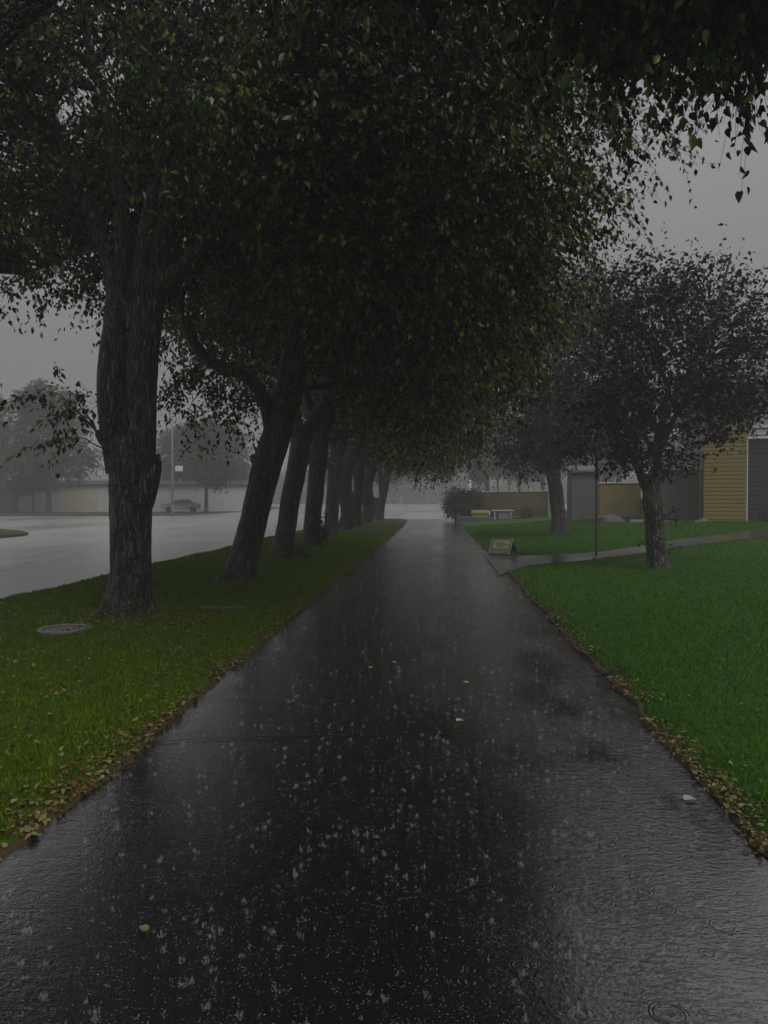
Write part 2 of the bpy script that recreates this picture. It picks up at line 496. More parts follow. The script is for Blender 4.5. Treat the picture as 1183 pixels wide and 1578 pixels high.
# left verge between path and road, right lawn climbing to the houses
def sheet(name, left, right, ys, n, zf, mat):
    Y, U = np.meshgrid(ys, np.linspace(0, 1, n), indexing='ij')
    L = left(Y); Rr = right(Y); X = L + (Rr - L) * U
    v = np.stack([X, Y, zf(X, Y)], -1).reshape(-1, 3)
    i, j = np.meshgrid(np.arange(n - 1), np.arange(len(ys) - 1)); a = (j * n + i).ravel()
    # skirts down both long sides
    m = len(ys); base = len(v)
    lo = np.stack([L[:, 0], ys, np.full(m, -.14)], -1); hi = np.stack([Rr[:, -1], ys, np.full(m, -.14)], -1)
    k = np.arange(m - 1)
    f = np.vstack([np.stack([a, a + 1, a + n + 1, a + n], -1),
                   np.stack([base + k, k * n, (k + 1) * n, base + k + 1], -1),
                   np.stack([(k * n + n - 1), base + m + k, base + m + k + 1, (k + 1) * n + n - 1], -1)])
    o = obj(name, mesh(name, np.vstack([v, lo, hi]), f, mat, True))
    return tag(o, kind='structure')
def verge_z(X, Y):
    return .014 + .02 * np.sin(X * 2.1 + Y * .7) * np.sin(Y * 1.3) * smooth(-1.9, -2.5, X) + .035 * smooth(ROAD_R, -5.5, X) * smooth(-2, -3, X) + .05 * np.exp(-(((X + 4.08) / .7) ** 2 + ((Y - 9.88) / .7) ** 2))
def lawn_z(X, Y): return gz(X, Y) + .014 + .018 * np.sin(X * 1.3 + Y * .5) * np.sin(Y * .9 + X * .3) * smooth(1.5, 2.1, X) + .05 * smooth(1.6, 3.2, X)
yv = np.concatenate([np.arange(-6, 20, .08), np.arange(20, 57.6, .25)])
sheet('verge', lambda y: ROAD_R + .05 * wob(y, .8, 6) + .03 * wob(y, 3, 2), edge_l, yv, 50, verge_z, M['turf_verge'])
yl = np.concatenate([np.arange(-6, 22, .08), np.arange(22, 66, .25)])
sheet('lawn', edge_r, lambda y: 45 + 0 * y, yl, 110, lambda X, Y: lawn_z(X, Y), M['turf'])

# strip of soil and rotting leaves along both edges
def strip(name, e, sgn, w, gap=(99, 99)):
    Y, U = np.meshgrid(np.arange(-4, 56, .1), np.linspace(0, 1, 5), indexing='ij')
    X = e(Y) + sgn * (U * (w + .05 * wob(Y, 2, 3)) - .04)
    zz = (verge_z if sgn < 0 else lawn_z)(X, Y) * smooth(0, .4, U) + .010 * np.sin(U * math.pi) + .006
    n = 5; m = Y.shape[0]; rows = np.arange(m - 1); yy0 = Y[:-1, 0]
    rows = rows[(yy0 < gap[0]) | (yy0 > gap[1])]
    i, j = np.meshgrid(np.arange(n - 1), rows); a = (j * n + i).ravel()
    return tag(obj(name, mesh(name, np.stack([X, Y, zz], -1).reshape(-1, 3), np.stack([a, a + 1, a + n + 1, a + n], -1), M['soil'], True)), kind='structure')
strip('soil_strip', edge_l, -1, .06)
strip('soil_strip', edge_r, 1, .06, (15.9, 22.6))

# paved side path that forks off to the right
xs = np.concatenate([np.arange(1.3, 3, .05), np.arange(3, 24, .15)]); n = 11
X, U = np.meshgrid(xs, np.linspace(0, 1, n), indexing='ij')
lo = side_lo(X) + .03 * wob(X, 2, 1); hi = side_hi(X) + .03 * wob(X, 2, 6); Yy = lo + (hi - lo) * U
bl = smooth(1.4, 2.2, X); zz = (lawn_z(X, Yy) + .02) * bl + (np.maximum(path_z(X, Yy), lawn_z(X, Yy)) + .006) * (1 - bl)
i, j = np.meshgrid(np.arange(n - 1), np.arange(len(xs) - 1)); a = (j * n + i).ravel()
tag(obj('side_path', mesh('side_path', np.stack([X, Yy, zz], -1).reshape(-1, 3), np.stack([a, a + n, a + n + 1, a + 1], -1), M['paving'], True)), kind='structure')

# forecourt strip at the far end of the lawn, and the kerb at the end of the verge
mb = MB(); mb.box((9, 52.6, .12), (15.2, 1.2, .5), .03)
tag(mb.build('forecourt', M['paving']), kind='structure')
kerb = empty('kerb', (-4.7, 57.5, 0)); tag(kerb, kind='structure')
for k in range(8):
    x0, x1 = -6.8 + k * .52, -6.8 + (k + 1) * .52
    mb = MB(); mb.box((0, 0, 0), (.505, .16, .2), .02)
    mb.build('kerb_stone', M['concrete'], kerb, False, (x0 + .26 + 4.7, .05 - .02 * k, 0))

# across the road: a grass corner, and the far verge beyond the side street
def patch(name, poly, z, mat):
    c = np.mean(poly, 0); n = len(poly)
    v = [(c[0], c[1], z + .04)] + [(x, y, z) for x, y in poly] + [(x, y, -.16) for x, y in poly]
    f = [(0, 1 + k, 1 + (k + 1) % n) for k in range(n)] + [(1 + k, 1 + n + k, 1 + n + (k + 1) % n, 1 + (k + 1) % n) for k in range(n)]
    return tag(obj(name, mesh(name, v, f, mat)), kind='structure')
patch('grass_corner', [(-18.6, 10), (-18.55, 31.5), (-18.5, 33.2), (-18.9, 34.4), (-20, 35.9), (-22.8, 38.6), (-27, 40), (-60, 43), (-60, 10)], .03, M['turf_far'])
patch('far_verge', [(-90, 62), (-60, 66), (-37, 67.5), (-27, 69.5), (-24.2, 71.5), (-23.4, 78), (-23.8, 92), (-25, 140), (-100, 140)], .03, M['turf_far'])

# ------------------------------------------------------------------ trees
def limb_mesh(limbs, sides, step, bark, seed):
    V = []; F = []; nb = 0
    for li, L in enumerate(limbs):
        P = spline(L, step * (1 if li < 2 else 1.6))
        s = sides if L[0][3] > .1 else max(7, sides // 2)
        if L[0][3] < .05: s = 6
        v, f = tube(P[:, :3], P[:, 3], s)
        v = np.array(v)
        if bark > 0:
            cen = np.repeat(P[:, :3], s, axis=0); rad = np.repeat(P[:, 3], s)
            d = v - cen
            for k in range(len(v)):
                x, y, z = v[k]; dx, dy, dz = d[k] / max(rad[k], .01)
                p = Vector((dx * 1.8 + seed, dy * 1.8 + li * 3.1, z * .9))
                q = Vector((dx * 8 + seed, dy * 8 + li, z * 1.8)); q2 = Vector((dx * 17 + seed, dy * 17 + li, z * 5))
                amt = 1 + .11 * noise.noise(p) + bark * (noise.noise(q) + .6 * noise.noise(q2))
                if li == 0 and z < .45:       # root flare with buttresses
                    an = math.atan2(dy, dx)
                    amt += (1 - max(z, 0) / .45) ** 2 * (.22 + .26 * math.sin(an * 5 + seed))
                v[k] = cen[k] + d[k] * amt
        V.append(v); F += [tuple(i + nb for i in q) for q in f]
        F.append(tuple(nb + len(v) - s + k for k in range(s)))
        nb += len(v)
    return np.vstack(V), F

LEAF_DIAMOND = (np.array([(0, 0, 0), (-.31, .40, .10), (0, 1.06, -.08), (.31, .40, .10)]), np.array([(0, 2, 1), (0, 3, 2)]))
LEAF_HEART = (np.array([(0, 0, 0), (-.22, -.06, .10), (-.40, .22, .20), (-.28, .62, .08), (0, 1.1, -.22), (.30, .58, .12), (.38, .24, .16), (.24, -.05, .08)]),
              np.array([(0, 2, 1), (0, 3, 2), (0, 4, 3), (0, 5, 4), (0, 6, 5), (0, 7, 6)]))

def place_leaves(pos, axis, nor, size, shape, tint):
    """pos, axis (to the tip), nor: (n,3); size, tint: (n,)"""
    axis = axis / np.linalg.norm(axis, axis=1, keepdims=True)
    side = np.cross(axis, nor); side /= np.linalg.norm(side, axis=1, keepdims=True) + 1e-9
    up = np.cross(side, axis)
    lv, lf = shape
    v = pos[:, None, :] + size[:, None, None] * (lv[None, :, 0:1] * side[:, None, :] + lv[None, :, 1:2] * axis[:, None, :] + lv[None, :, 2:3] * up[:, None, :])
    f = (np.arange(len(pos)) * len(lv))[:, None, None] + lf[None]
    return v.reshape(-1, 3), f.reshape(-1, 3), np.repeat(tint, len(lv))

def crown(limbs, blobs, n_clusters, shoots, per, size, shape, mat, rng, droop=.6, spread=.75, yellow=.05, twig_r=.012, sprigs=(), twig_z=3.4, shoot_twigs=False, loose=.12):
    """returns (crown mesh, twig verts, twig faces): leaves sit along drooping shoots grouped in clusters"""
    w = np.array([b[6] for b in blobs], float); w /= w.sum()
    which = rng.choice(len(blobs), n_clusters, p=w)
    B = np.array([b[:6] for b in blobs])[which]
    d = rng.normal(size=(n_clusters, 3)); d /= np.linalg.norm(d, axis=1, keepdims=True)
    r = rng.uniform(0, 1, n_clusters) ** .42
    r *= 1 + .12 * np.sin(d[:, 0] * 7 + which) * np.sin(d[:, 2] * 6 + 1.3 * which)
    C = B[:, :3] + d * B[:, 3:] * r[:, None]
    if len(sprigs): C = np.vstack([C, np.array(sprigs)]); d = np.vstack([d, np.tile([(-1, 0, 0)], (len(sprigs), 1))])
    # twigs: curve from the nearest limb point to the cluster
    LP = np.vstack([spline(L, .25)[:, :3] for L in limbs])
    LPw = LP[LP[:, 2] > twig_z]
    LPall = LP[LP[:, 2] > 1.6]
    tv = []; tf = []; nb = 0
    for ci, c in enumerate(C):
        LQ = LPw if ci < n_clusters else LPall
        dist = np.linalg.norm(LQ - (c + np.array([0, 0, -.5])), axis=1)
        s0 = LQ[np.argmin(dist)]
        ln = np.linalg.norm(c - s0)
        mid = (s0 + c) / 2 + np.array([rng.normal() * .08, rng.normal() * .08, .10]) * ln
        pts = [s0, s0 * .45 + mid * .55 + rng.normal(size=3) * .02, mid, mid * .4 + c * .6 + rng.normal(size=3) * .03, c]
        rr = np.linspace(min(.035, twig_r + .006 * ln), .004, 5)
        v, f = tube(pts, rr, 4)
        tv += v; tf += [tuple(i + nb for i in q) for q in f]; nb += len(v)
    nC = len(C)
    S = nC * shoots
    sc_ = np.repeat(C, shoots, axis=0) + rng.normal(size=(S, 3)) * loose
    sd = rng.normal(size=(S, 3)) * .8 + np.repeat(d, shoots, axis=0) * .55
    sd[:, 2] = sd[:, 2] * .5 + .1
    sd /= np.linalg.norm(sd, axis=1, keepdims=True)
    sl = spread * rng.uniform(.6, 1.3, S)
    if shoot_twigs:
        for q in range(S):
            pts = [sc_[q] + sd[q] * sl[q] * t_ - np.array([0, 0, droop * sl[q] * t_ * t_]) for t_ in (0, .35, .7, 1)]
            v, f = tube(pts, (.004, .003, .0024, .0015), 3)
            tv += v; tf += [tuple(i + nb for i in g_) for g_ in f]; nb += len(v)
    tpar = (np.arange(per) + .5) / per
    T = np.tile(tpar, S); k = np.repeat(np.arange(S), per)
    T = T + rng.uniform(-.04, .04, len(T))
    pos = sc_[k] + sd[k] * (sl[k] * T)[:, None]
    pos[:, 2] -= droop * sl[k] * T ** 2
    n = len(pos)
    pos += rng.normal(size=(n, 3)) * .025
    ax = sd[k] * .5 + rng.normal(size=(n, 3)) * .55
    ax[:, 2] -= .45 + droop * 1.0
    nor = rng.normal(size=(n, 3)) * .7; nor[:, 2] += .55; nor += sd[k] * .3
    tint = np.clip(rng.normal(.48, .2, n) + np.repeat(rng.normal(0, .2, nC), shoots * per), 0, .93)
    y = rng.uniform(size=n) < yellow; tint[y] = rng.uniform(.9, 1, y.sum())
    v, f, tt = place_leaves(pos, ax, nor, size * rng.uniform(.45, 1.3, n), shape, tint)
    return mesh('crown', v, f, mat, False, tt), tv, tf

def make_tree(name, loc, limbs, blobs, label, group, n_clusters, shoots=6, per=14, size=.1, shape=LEAF_DIAMOND, mat='leaf_linden',
              sides=20, step=.12, bark=.05, seed=1, rz=R(3.94), sprigs=(), rs=1.0, bark_mat='bark', **kw):
    limbs = [[(x, y, z, r * rs) for x, y, z, r in L] for L in limbs]
    rng = np.random.default_rng(seed)
    root = empty(name, loc, rz)
    tag(root, label, 'tree', group)
    v, f = limb_mesh(limbs, sides, step, bark, seed * 1.7)
    cm, tv, tf = crown(limbs, blobs, n_clusters, shoots, per, size, shape, M[mat], rng, sprigs=sprigs, **kw)
    obj('trunk', mesh('trunk', v, f, M[bark_mat], True), root)
    obj('twigs', mesh('twigs', np.array(tv), tf, M['bark'], True), root)
    obj('crown', cm, root)
    return root

def copy_tree(src, loc, rz, scale, label, tilt=(0, 0)):
    r = src.copy(); COL.objects.link(r)
    r.location = loc; r.rotation_euler = (tilt[0], tilt[1], rz); r.scale = scale
    r['label'] = label
    for ch in list(src.children):
        c = ch.copy(); COL.objects.link(c); c.parent = r
    return r
LIMBS_1 = [
 [(0.00,0.00,-0.11,0.471), (0.00,0.00,0.04,0.385), (0.01,0.00,0.26,0.325), (0.03,0.00,0.64,0.291), (0.03,0.00,1.07,0.282), (0.04,0.00,1.50,0.291), (0.05,0.00,1.84,0.308), (0.05,0.00,2.14,0.325), (0.06,0.00,2.35,0.282), (0.08,0.00,2.52,0.214)],
 [(0.03,0.08,2.14,0.214), (0.00,0.10,2.70,0.188), (0.00,0.10,3.21,0.171), (0.03,0.10,3.72,0.163), (0.07,0.10,4.15,0.145), (0.12,0.10,4.58,0.103), (0.16,0.10,5.01,0.060)],
 [(-0.08,0.00,1.97,0.222), (-0.16,-0.05,2.35,0.180), (-0.21,-0.08,2.70,0.158), (-0.23,-0.08,3.04,0.150), (-0.21,-0.05,3.47,0.150), (-0.16,0.00,3.89,0.154), (-0.15,0.05,4.28,0.145), (-0.25,0.10,4.71,0.120), (-0.44,0.10,5.18,0.098), (-0.73,0.20,5.79,0.081), (-1.04,0.30,6.55,0.064), (-1.33,0.50,7.40,0.051), (-1.53,0.70,8.17,0.043), (-1.69,1.00,9.20,0.030)],
 [(-0.14,0.05,4.24,0.120), (-0.07,0.00,4.79,0.103), (-0.01,-0.20,5.43,0.086), (-0.06,-0.50,6.29,0.068), (-0.21,-0.80,7.23,0.056), (-0.33,-1.00,8.34,0.043), (-0.40,-1.20,9.54,0.030)],
 [(0.12,0.00,1.97,0.248), (0.15,0.00,2.44,0.222), (0.17,0.00,2.87,0.214), (0.19,0.00,3.29,0.210), (0.23,0.00,3.72,0.210), (0.29,0.00,4.15,0.205), (0.37,0.00,4.54,0.180), (0.45,0.05,5.01,0.137), (0.59,0.20,5.60,0.111), (0.74,0.50,6.20,0.090), (0.88,0.80,6.97,0.073), (1.02,1.00,7.92,0.056), (1.14,1.20,9.20,0.034)],
 [(0.42,0.00,4.39,0.145), (0.65,-0.05,4.54,0.124), (0.92,-0.15,4.73,0.111), (1.19,-0.30,5.01,0.103), (1.45,-0.50,5.35,0.090), (1.75,-0.80,5.86,0.073), (2.13,-1.10,6.55,0.056), (2.64,-1.40,7.36,0.039), (3.11,-1.60,8.00,0.026)],
 [(0.23,-0.12,4.32,0.120), (0.29,-0.25,4.83,0.094), (0.42,-0.40,5.31,0.077), (0.61,-0.60,5.73,0.064), (0.81,-0.90,6.33,0.051), (1.17,-1.20,7.14,0.039), (1.52,-1.50,8.00,0.026)],
 [(0.10,0.00,1.54,0.248), (0.17,0.00,1.74,0.231), (0.25,0.00,1.92,0.197), (0.32,0.00,2.04,0.145), (0.37,0.00,2.12,0.090), (0.40,0.00,2.16,0.039), (0.42,0.00,2.18,0.009)],
 [(-0.18,0.00,2.27,0.128), (-0.30,-0.05,2.39,0.094), (-0.37,-0.05,2.46,0.060), (-0.40,-0.05,2.49,0.013)],
 [(0.56,0.20,4.66,0.103), (0.88,0.70,4.92,0.086), (1.31,1.30,5.26,0.073), (1.91,1.90,5.52,0.056), (2.59,2.30,5.60,0.039), (3.28,2.60,5.52,0.026)],
 [(-0.32,0.30,4.92,0.094), (-0.66,0.80,5.18,0.077), (-1.09,1.30,5.26,0.060), (-1.60,1.60,5.22,0.043), (-2.20,1.90,5.09,0.026)],
]
LIMBS_2 = [
 [(-0.04,0.00,-0.14,0.471), (0.01,0.00,0.05,0.372), (0.07,0.00,0.27,0.323), (0.17,0.00,0.61,0.298), (0.29,0.00,1.08,0.285), (0.41,0.00,1.58,0.285), (0.53,0.00,2.07,0.298), (0.65,0.00,2.48,0.298), (0.78,0.00,2.88,0.292), (0.91,0.00,3.29,0.285), (0.99,0.10,3.68,0.285), (1.07,0.10,4.18,0.285), (1.13,0.20,4.68,0.248), (1.20,0.30,5.30,0.205), (1.30,0.50,6.17,0.167), (1.43,0.60,7.16,0.130), (1.55,0.80,8.65,0.087), (1.61,0.90,10.13,0.050)],
 [(0.56,0.00,2.13,0.248), (0.43,0.00,2.27,0.174), (0.35,0.00,2.36,0.124), (0.29,0.00,2.39,0.074), (0.25,0.00,2.41,0.019)],
 [(0.73,0.00,2.67,0.198), (0.65,-0.05,3.04,0.161), (0.55,-0.10,3.41,0.143), (0.40,-0.20,3.71,0.130), (0.16,-0.30,3.91,0.124), (-0.12,-0.40,4.01,0.124), (-0.37,-0.50,4.11,0.118), (-0.58,-0.60,4.33,0.112), (-0.74,-0.70,4.61,0.099), (-0.89,-0.80,4.99,0.087), (-0.99,-0.90,5.42,0.068), (-1.04,-1.00,6.04,0.050), (-1.15,-1.20,6.91,0.031)],
 [(1.00,0.00,3.75,0.198), (1.30,-0.30,4.30,0.155), (1.67,-0.70,4.92,0.124), (2.23,-1.10,5.67,0.099), (2.92,-1.50,6.35,0.074), (3.66,-1.90,6.79,0.050), (4.40,-2.20,6.85,0.031)],
 [(1.05,0.20,4.18,0.186), (0.83,0.50,4.92,0.136), (0.58,0.90,5.67,0.105), (0.33,1.30,6.54,0.081), (0.06,1.60,7.65,0.050)],
 [(1.18,0.20,5.05,0.149), (1.67,0.80,5.79,0.118), (2.42,1.40,6.41,0.087), (3.29,1.90,6.66,0.062), (4.16,2.30,6.41,0.037)],
 [(1.24,0.40,5.67,0.124), (0.93,0.00,6.41,0.099), (0.68,-0.60,7.41,0.074), (0.43,-1.00,8.40,0.043)],
]
LIMBS_3 = [
 [(-0.07,0.00,-0.15,0.494), (-0.02,0.00,0.07,0.391), (0.05,0.00,0.37,0.357), (0.15,0.00,0.89,0.340), (0.26,0.00,1.57,0.340), (0.39,0.00,2.25,0.340), (0.48,0.00,2.76,0.349), (0.53,0.00,3.23,0.323), (0.56,0.00,3.52,0.255)],
 [(0.49,0.00,2.93,0.238), (0.41,-0.10,3.61,0.204), (0.39,-0.20,4.12,0.187), (0.34,-0.30,4.97,0.153), (0.27,-0.40,6.16,0.119), (0.14,-0.50,7.86,0.077)],
 [(0.53,0.00,2.84,0.272), (0.75,0.10,3.44,0.247), (1.06,0.20,4.00,0.221), (1.36,0.20,4.43,0.204), (1.67,0.30,4.78,0.179), (1.97,0.40,5.14,0.153), (2.45,0.60,5.74,0.119), (3.20,0.80,6.50,0.077), (3.88,1.00,7.35,0.043)],
 [(1.46,0.20,4.49,0.145), (1.92,0.00,4.43,0.119), (2.43,-0.30,4.46,0.102), (2.96,-0.60,4.58,0.085), (3.54,-0.90,4.46,0.068), (4.26,-1.20,4.53,0.043)],
 [(1.24,0.20,4.29,0.170), (1.29,0.50,4.97,0.145), (1.41,0.90,5.99,0.119), (1.58,1.20,7.35,0.085), (1.67,1.40,8.89,0.051)],
]
LIMBS_4 = [
 [(-0.09,0.00,-0.15,0.512), (-0.02,0.00,0.11,0.405), (0.04,0.00,0.60,0.373), (0.11,0.00,1.34,0.363), (0.19,0.00,2.20,0.363), (0.28,0.00,2.94,0.395), (0.34,0.00,3.58,0.363), (0.45,0.00,4.44,0.299), (0.58,0.00,5.40,0.235), (0.70,0.00,6.89,0.171), (0.81,0.00,8.81,0.096)],
 [(0.23,0.00,2.62,0.299), (0.06,0.00,2.94,0.235), (0.00,0.00,3.26,0.107)],
 [(0.34,0.00,3.48,0.277), (0.60,0.20,4.12,0.213), (0.98,0.40,4.86,0.171), (1.54,0.60,5.40,0.128), (2.28,0.80,5.82,0.085), (3.14,1.00,6.04,0.053)],
 [(0.34,0.00,3.26,0.256), (0.13,-0.20,4.12,0.192), (-0.09,-0.50,4.97,0.149), (-0.38,-0.80,6.04,0.107), (-0.60,-1.10,7.32,0.064)],
 [(0.47,0.10,4.33,0.192), (0.68,-0.50,5.18,0.149), (1.11,-1.20,6.25,0.107), (1.75,-1.80,7.10,0.064)],
 [(0.47,0.10,4.33,0.192), (0.47,0.60,5.18,0.149), (0.68,1.30,6.25,0.107), (1.11,1.90,7.32,0.064)],
]
LIMBS_5 = [
 [(-0.19,0.00,-0.19,0.400), (-0.05,0.00,0.09,0.329), (0.14,0.00,1.27,0.282), (0.38,0.00,2.45,0.282), (0.61,0.00,3.62,0.259), (0.80,0.00,4.80,0.235), (1.04,0.00,6.21,0.188), (1.18,0.00,8.09,0.141), (1.27,0.00,10.45,0.094)],
 [(0.24,0.00,1.51,0.235), (0.05,0.00,3.15,0.188), (-0.09,0.00,4.80,0.165), (-0.33,0.00,6.68,0.118), (-0.47,0.00,9.51,0.071)],
 [(0.71,0.00,4.33,0.165), (1.27,0.50,5.27,0.118), (2.12,1.00,6.21,0.094), (3.29,1.50,6.68,0.047)],
]
LIMBS_8 = [
 [(-0.06,0.00,-0.13,0.544), (-0.03,0.00,0.19,0.416), (0.13,0.05,0.74,0.368), (0.06,0.10,1.54,0.352), (-0.06,0.10,2.24,0.384), (0.06,0.00,2.98,0.336), (0.29,-0.10,3.78,0.304), (0.35,-0.10,4.74,0.240), (0.26,0.00,6.02,0.176), (0.45,0.00,7.62,0.112)],
 [(-0.03,0.10,2.11,0.256), (-0.26,0.10,2.56,0.160), (-0.42,0.10,2.78,0.064)],
 [(0.16,0.00,3.07,0.224), (-0.13,0.30,3.94,0.176), (-0.26,0.50,4.90,0.144), (-0.58,0.70,6.02,0.096), (-0.77,0.80,7.30,0.048)],
 [(0.29,0.00,3.78,0.192), (0.70,-0.30,4.35,0.160), (1.22,-0.60,4.80,0.128), (1.92,-0.90,5.06,0.096), (2.75,-1.20,4.93,0.048)],
 [(0.32,0.00,4.74,0.160), (0.64,0.50,5.70,0.128), (1.22,1.00,6.66,0.080), (1.86,1.40,7.30,0.048)],
]
LIMBS_6 = [
 [(0.01,0.00,-0.10,0.312), (0.00,0.00,0.04,0.269), (-0.03,0.00,0.37,0.241), (-0.06,0.00,0.72,0.227), (-0.08,0.00,1.15,0.219), (-0.11,0.00,1.50,0.241), (-0.13,0.00,1.78,0.198), (-0.14,0.00,2.07,0.113), (-0.14,0.00,2.28,0.042)],
 [(-0.16,0.00,1.60,0.142), (-0.27,0.00,1.85,0.120), (-0.41,-0.10,2.07,0.106), (-0.55,-0.30,2.35,0.092), (-0.74,-0.50,2.70,0.078), (-0.98,-0.80,3.27,0.064), (-1.19,-1.00,3.98,0.050), (-1.33,-1.10,4.83,0.028)],
 [(-0.10,0.00,1.57,0.156), (-0.07,0.00,1.93,0.135), (0.00,0.05,2.31,0.120), (-0.03,0.10,2.70,0.099), (0.08,0.00,3.34,0.085), (0.23,0.10,3.98,0.071), (0.11,0.30,4.62,0.050), (0.25,0.30,5.39,0.035), (0.14,0.30,6.10,0.021)],
 [(0.00,0.00,2.56,0.092), (0.30,0.20,3.13,0.078), (0.65,0.40,3.70,0.064), (1.01,0.50,4.26,0.050), (1.36,0.60,4.97,0.035), (1.64,0.70,5.82,0.021)],
 [(0.03,0.00,2.99,0.085), (-0.20,0.50,3.70,0.071), (-0.41,0.80,4.40,0.057), (-0.62,1.00,5.25,0.042), (-0.84,1.10,6.10,0.021)],
 [(0.04,0.00,3.41,0.078), (0.37,-0.50,4.12,0.064), (0.65,-0.90,4.97,0.050), (0.86,-1.10,5.82,0.035), (1.01,-1.20,6.53,0.021)],
]
LIMBS_7 = [
 [(0.00,0.00,-0.07,0.492), (0.00,0.00,0.20,0.394), (-0.02,0.00,0.69,0.332), (-0.10,0.00,1.30,0.307), (-0.17,0.00,1.92,0.307), (-0.30,0.00,2.53,0.295), (-0.39,0.00,3.27,0.258), (-0.54,0.00,4.26,0.209), (-0.69,0.00,5.24,0.172), (-0.79,0.00,6.72,0.123), (-0.84,0.00,8.19,0.074)],
 [(-0.22,0.00,2.17,0.221), (-0.05,0.30,2.90,0.197), (0.15,0.60,3.76,0.160), (0.39,0.90,4.99,0.123), (0.57,1.10,6.47,0.086), (0.64,1.20,7.95,0.049)],
 [(-0.39,0.00,3.27,0.148), (-0.84,-0.40,4.01,0.111), (-1.40,-0.80,4.63,0.086), (-1.89,-1.10,4.99,0.049)],
 [(-0.30,0.00,2.78,0.148), (0.25,-0.40,3.27,0.111), (0.81,-0.70,3.76,0.086), (1.30,-0.90,4.26,0.049)],
]
LIMBS_0 = [
 [(0, 0, -.1, .45), (0, 0, .3, .36), (.05, 0, 1.2, .32), (.1, 0, 2.4, .33), (.15, 0, 3.0, .3)],
 [(.15, 0, 2.6, .26), (.5, .1, 3.6, .2), (1.3, .2, 4.8, .16), (2.6, .3, 5.6, .12), (4.2, .4, 5.9, .08), (5.6, .5, 5.8, .05), (6.8, .6, 5.5, .025)],
 [(.1, 0, 2.6, .22), (-.3, -.1, 4, .18), (-.5, -.3, 6, .13), (-.6, -.4, 8, .07)],
 [(.4, .1, 3.6, .14), (.9, .5, 5, .1), (1.2, .9, 6.8, .06), (1.4, 1.2, 8, .03)],
 [(3.4, .35, 5.8, .06), (4.4, 1.1, 6.2, .04), (5.6, 1.9, 6.2, .02)],
]
ROW = 'linden trees in a row along the path'
def W0(cx, cy, cz, rx, ry, rz, w): return (cx, cy, cz, rx, ry, rz, w)

row0 = make_tree('linden_tree', (-4.1, 4.6, 0), LIMBS_0,
    [W0(.3, 0, 7.6, 2.6, 2.4, 2.0, .7), W0(6.4, .8, 6.0, 1.9, 1.4, .95, 3.2), W0(4.2, .4, 6.7, 2.4, 2, 1.0, 1.8)],
    'nearest linden of the row, only its leafy bough shows overhead at top right', ROW, 560, 6, 14, .078, LEAF_HEART, sides=20, seed=3, yellow=.03, shoot_twigs=True, spread=.65)
row1 = make_tree('linden_tree', (-4.06, 9.88, 0), LIMBS_1,
    [W0(.3, 0, 8.3, 5.0, 3.4, 3.2, 3.8), W0(3.5, 0, 5.7, 2.5, 2.2, 2.3, 3.4), W0(4.6, .2, 7.2, 2.6, 2.2, 2.0, 1.4), W0(-2.9, .4, 6.3, 2.3, 2.2, 2.1, .95), W0(1.6, .6, 6.7, 1.6, 1.4, 1.0, .7)],
    'thick upright linden with a burl and a forked trunk, beside the round manhole cover', ROW, 1500, 6, 15, .088, LEAF_DIAMOND, sides=56, step=.045, bark=.06, seed=5, rs=.93, shoot_twigs=True,
    sprigs=[(-.62, -.1, 2.75), (-.75, -.1, 2.9), (-1.0, -.15, 3.0), (-.55, -.1, 2.4)])
row2 = make_tree('linden_tree', (-3.81, 14.47, 0), LIMBS_2,
    [W0(.6, 0, 8.6, 4.6, 3.2, 3.3, 3.4), W0(3.9, 0, 5.5, 2.5, 2.4, 2.3, 2.4), W0(-2.2, 0, 6.9, 2.1, 2.2, 1.9, 1.2), W0(-.7, .9, 3.8, .9, .6, .8, .16), W0(1.6, .8, 6.6, 1.4, 1.6, 1.1, .7)],
    'leaning linden with a broken stub and a snaking side limb, second visible trunk', ROW, 1050, 6, 14, .1, LEAF_DIAMOND, sides=40, step=.06, bark=.06, seed=8, rs=.9)
row3 = make_tree('linden_tree', (-4.09, 19.94, 0), LIMBS_3,
    [W0(.8, 0, 8.3, 4.4, 3.2, 3.3, 3), W0(4.2, 0, 5.3, 2.5, 2.6, 2.2, 2.4), W0(-2, 0, 6.9, 2.0, 2.2, 2.0, 1), W0(1.2, .3, 6.6, 1.4, 1.6, 1.0, .6)],
    'leaning linden with a boughed arm over the path, third visible trunk', ROW, 620, 6, 13, .125, LEAF_DIAMOND, sides=28, step=.09, seed=9, rs=.76)
row4 = make_tree('linden_tree', (-4.15, 25.05, 0), LIMBS_4,
    [W0(.8, 0, 8.0, 4.3, 3.2, 3.3, 3), W0(3.8, 0, 5.0, 2.7, 2.7, 2.1, 2.4), W0(-2, 0, 6.8, 2.0, 2.2, 2.0, 1), W0(1.2, 0, 6.4, 1.4, 1.6, 1.0, .6)],
    'straight burled linden with sprouts at its foot, fourth visible trunk', ROW, 360, 6, 12, .14, LEAF_DIAMOND, sides=22, step=.12, seed=12, rs=.74)
for (x, y, rz, s, lab, tl) in [
    (-4.44, 31.91, 3.0, (1.05, 1.05, 1.02), 'greyish linden trunk, fifth visible along the path', (0, -.02)),
    (-4.5, 42.88, -.25, (1.0, 1.0, 1.0), 'hazy linden, seventh visible trunk along the path', (.02, -.03)),
    ]:
    copy_tree(row4, (x, y, 0), rz if abs(rz) < 1 else R(3.94), s, lab, tl)
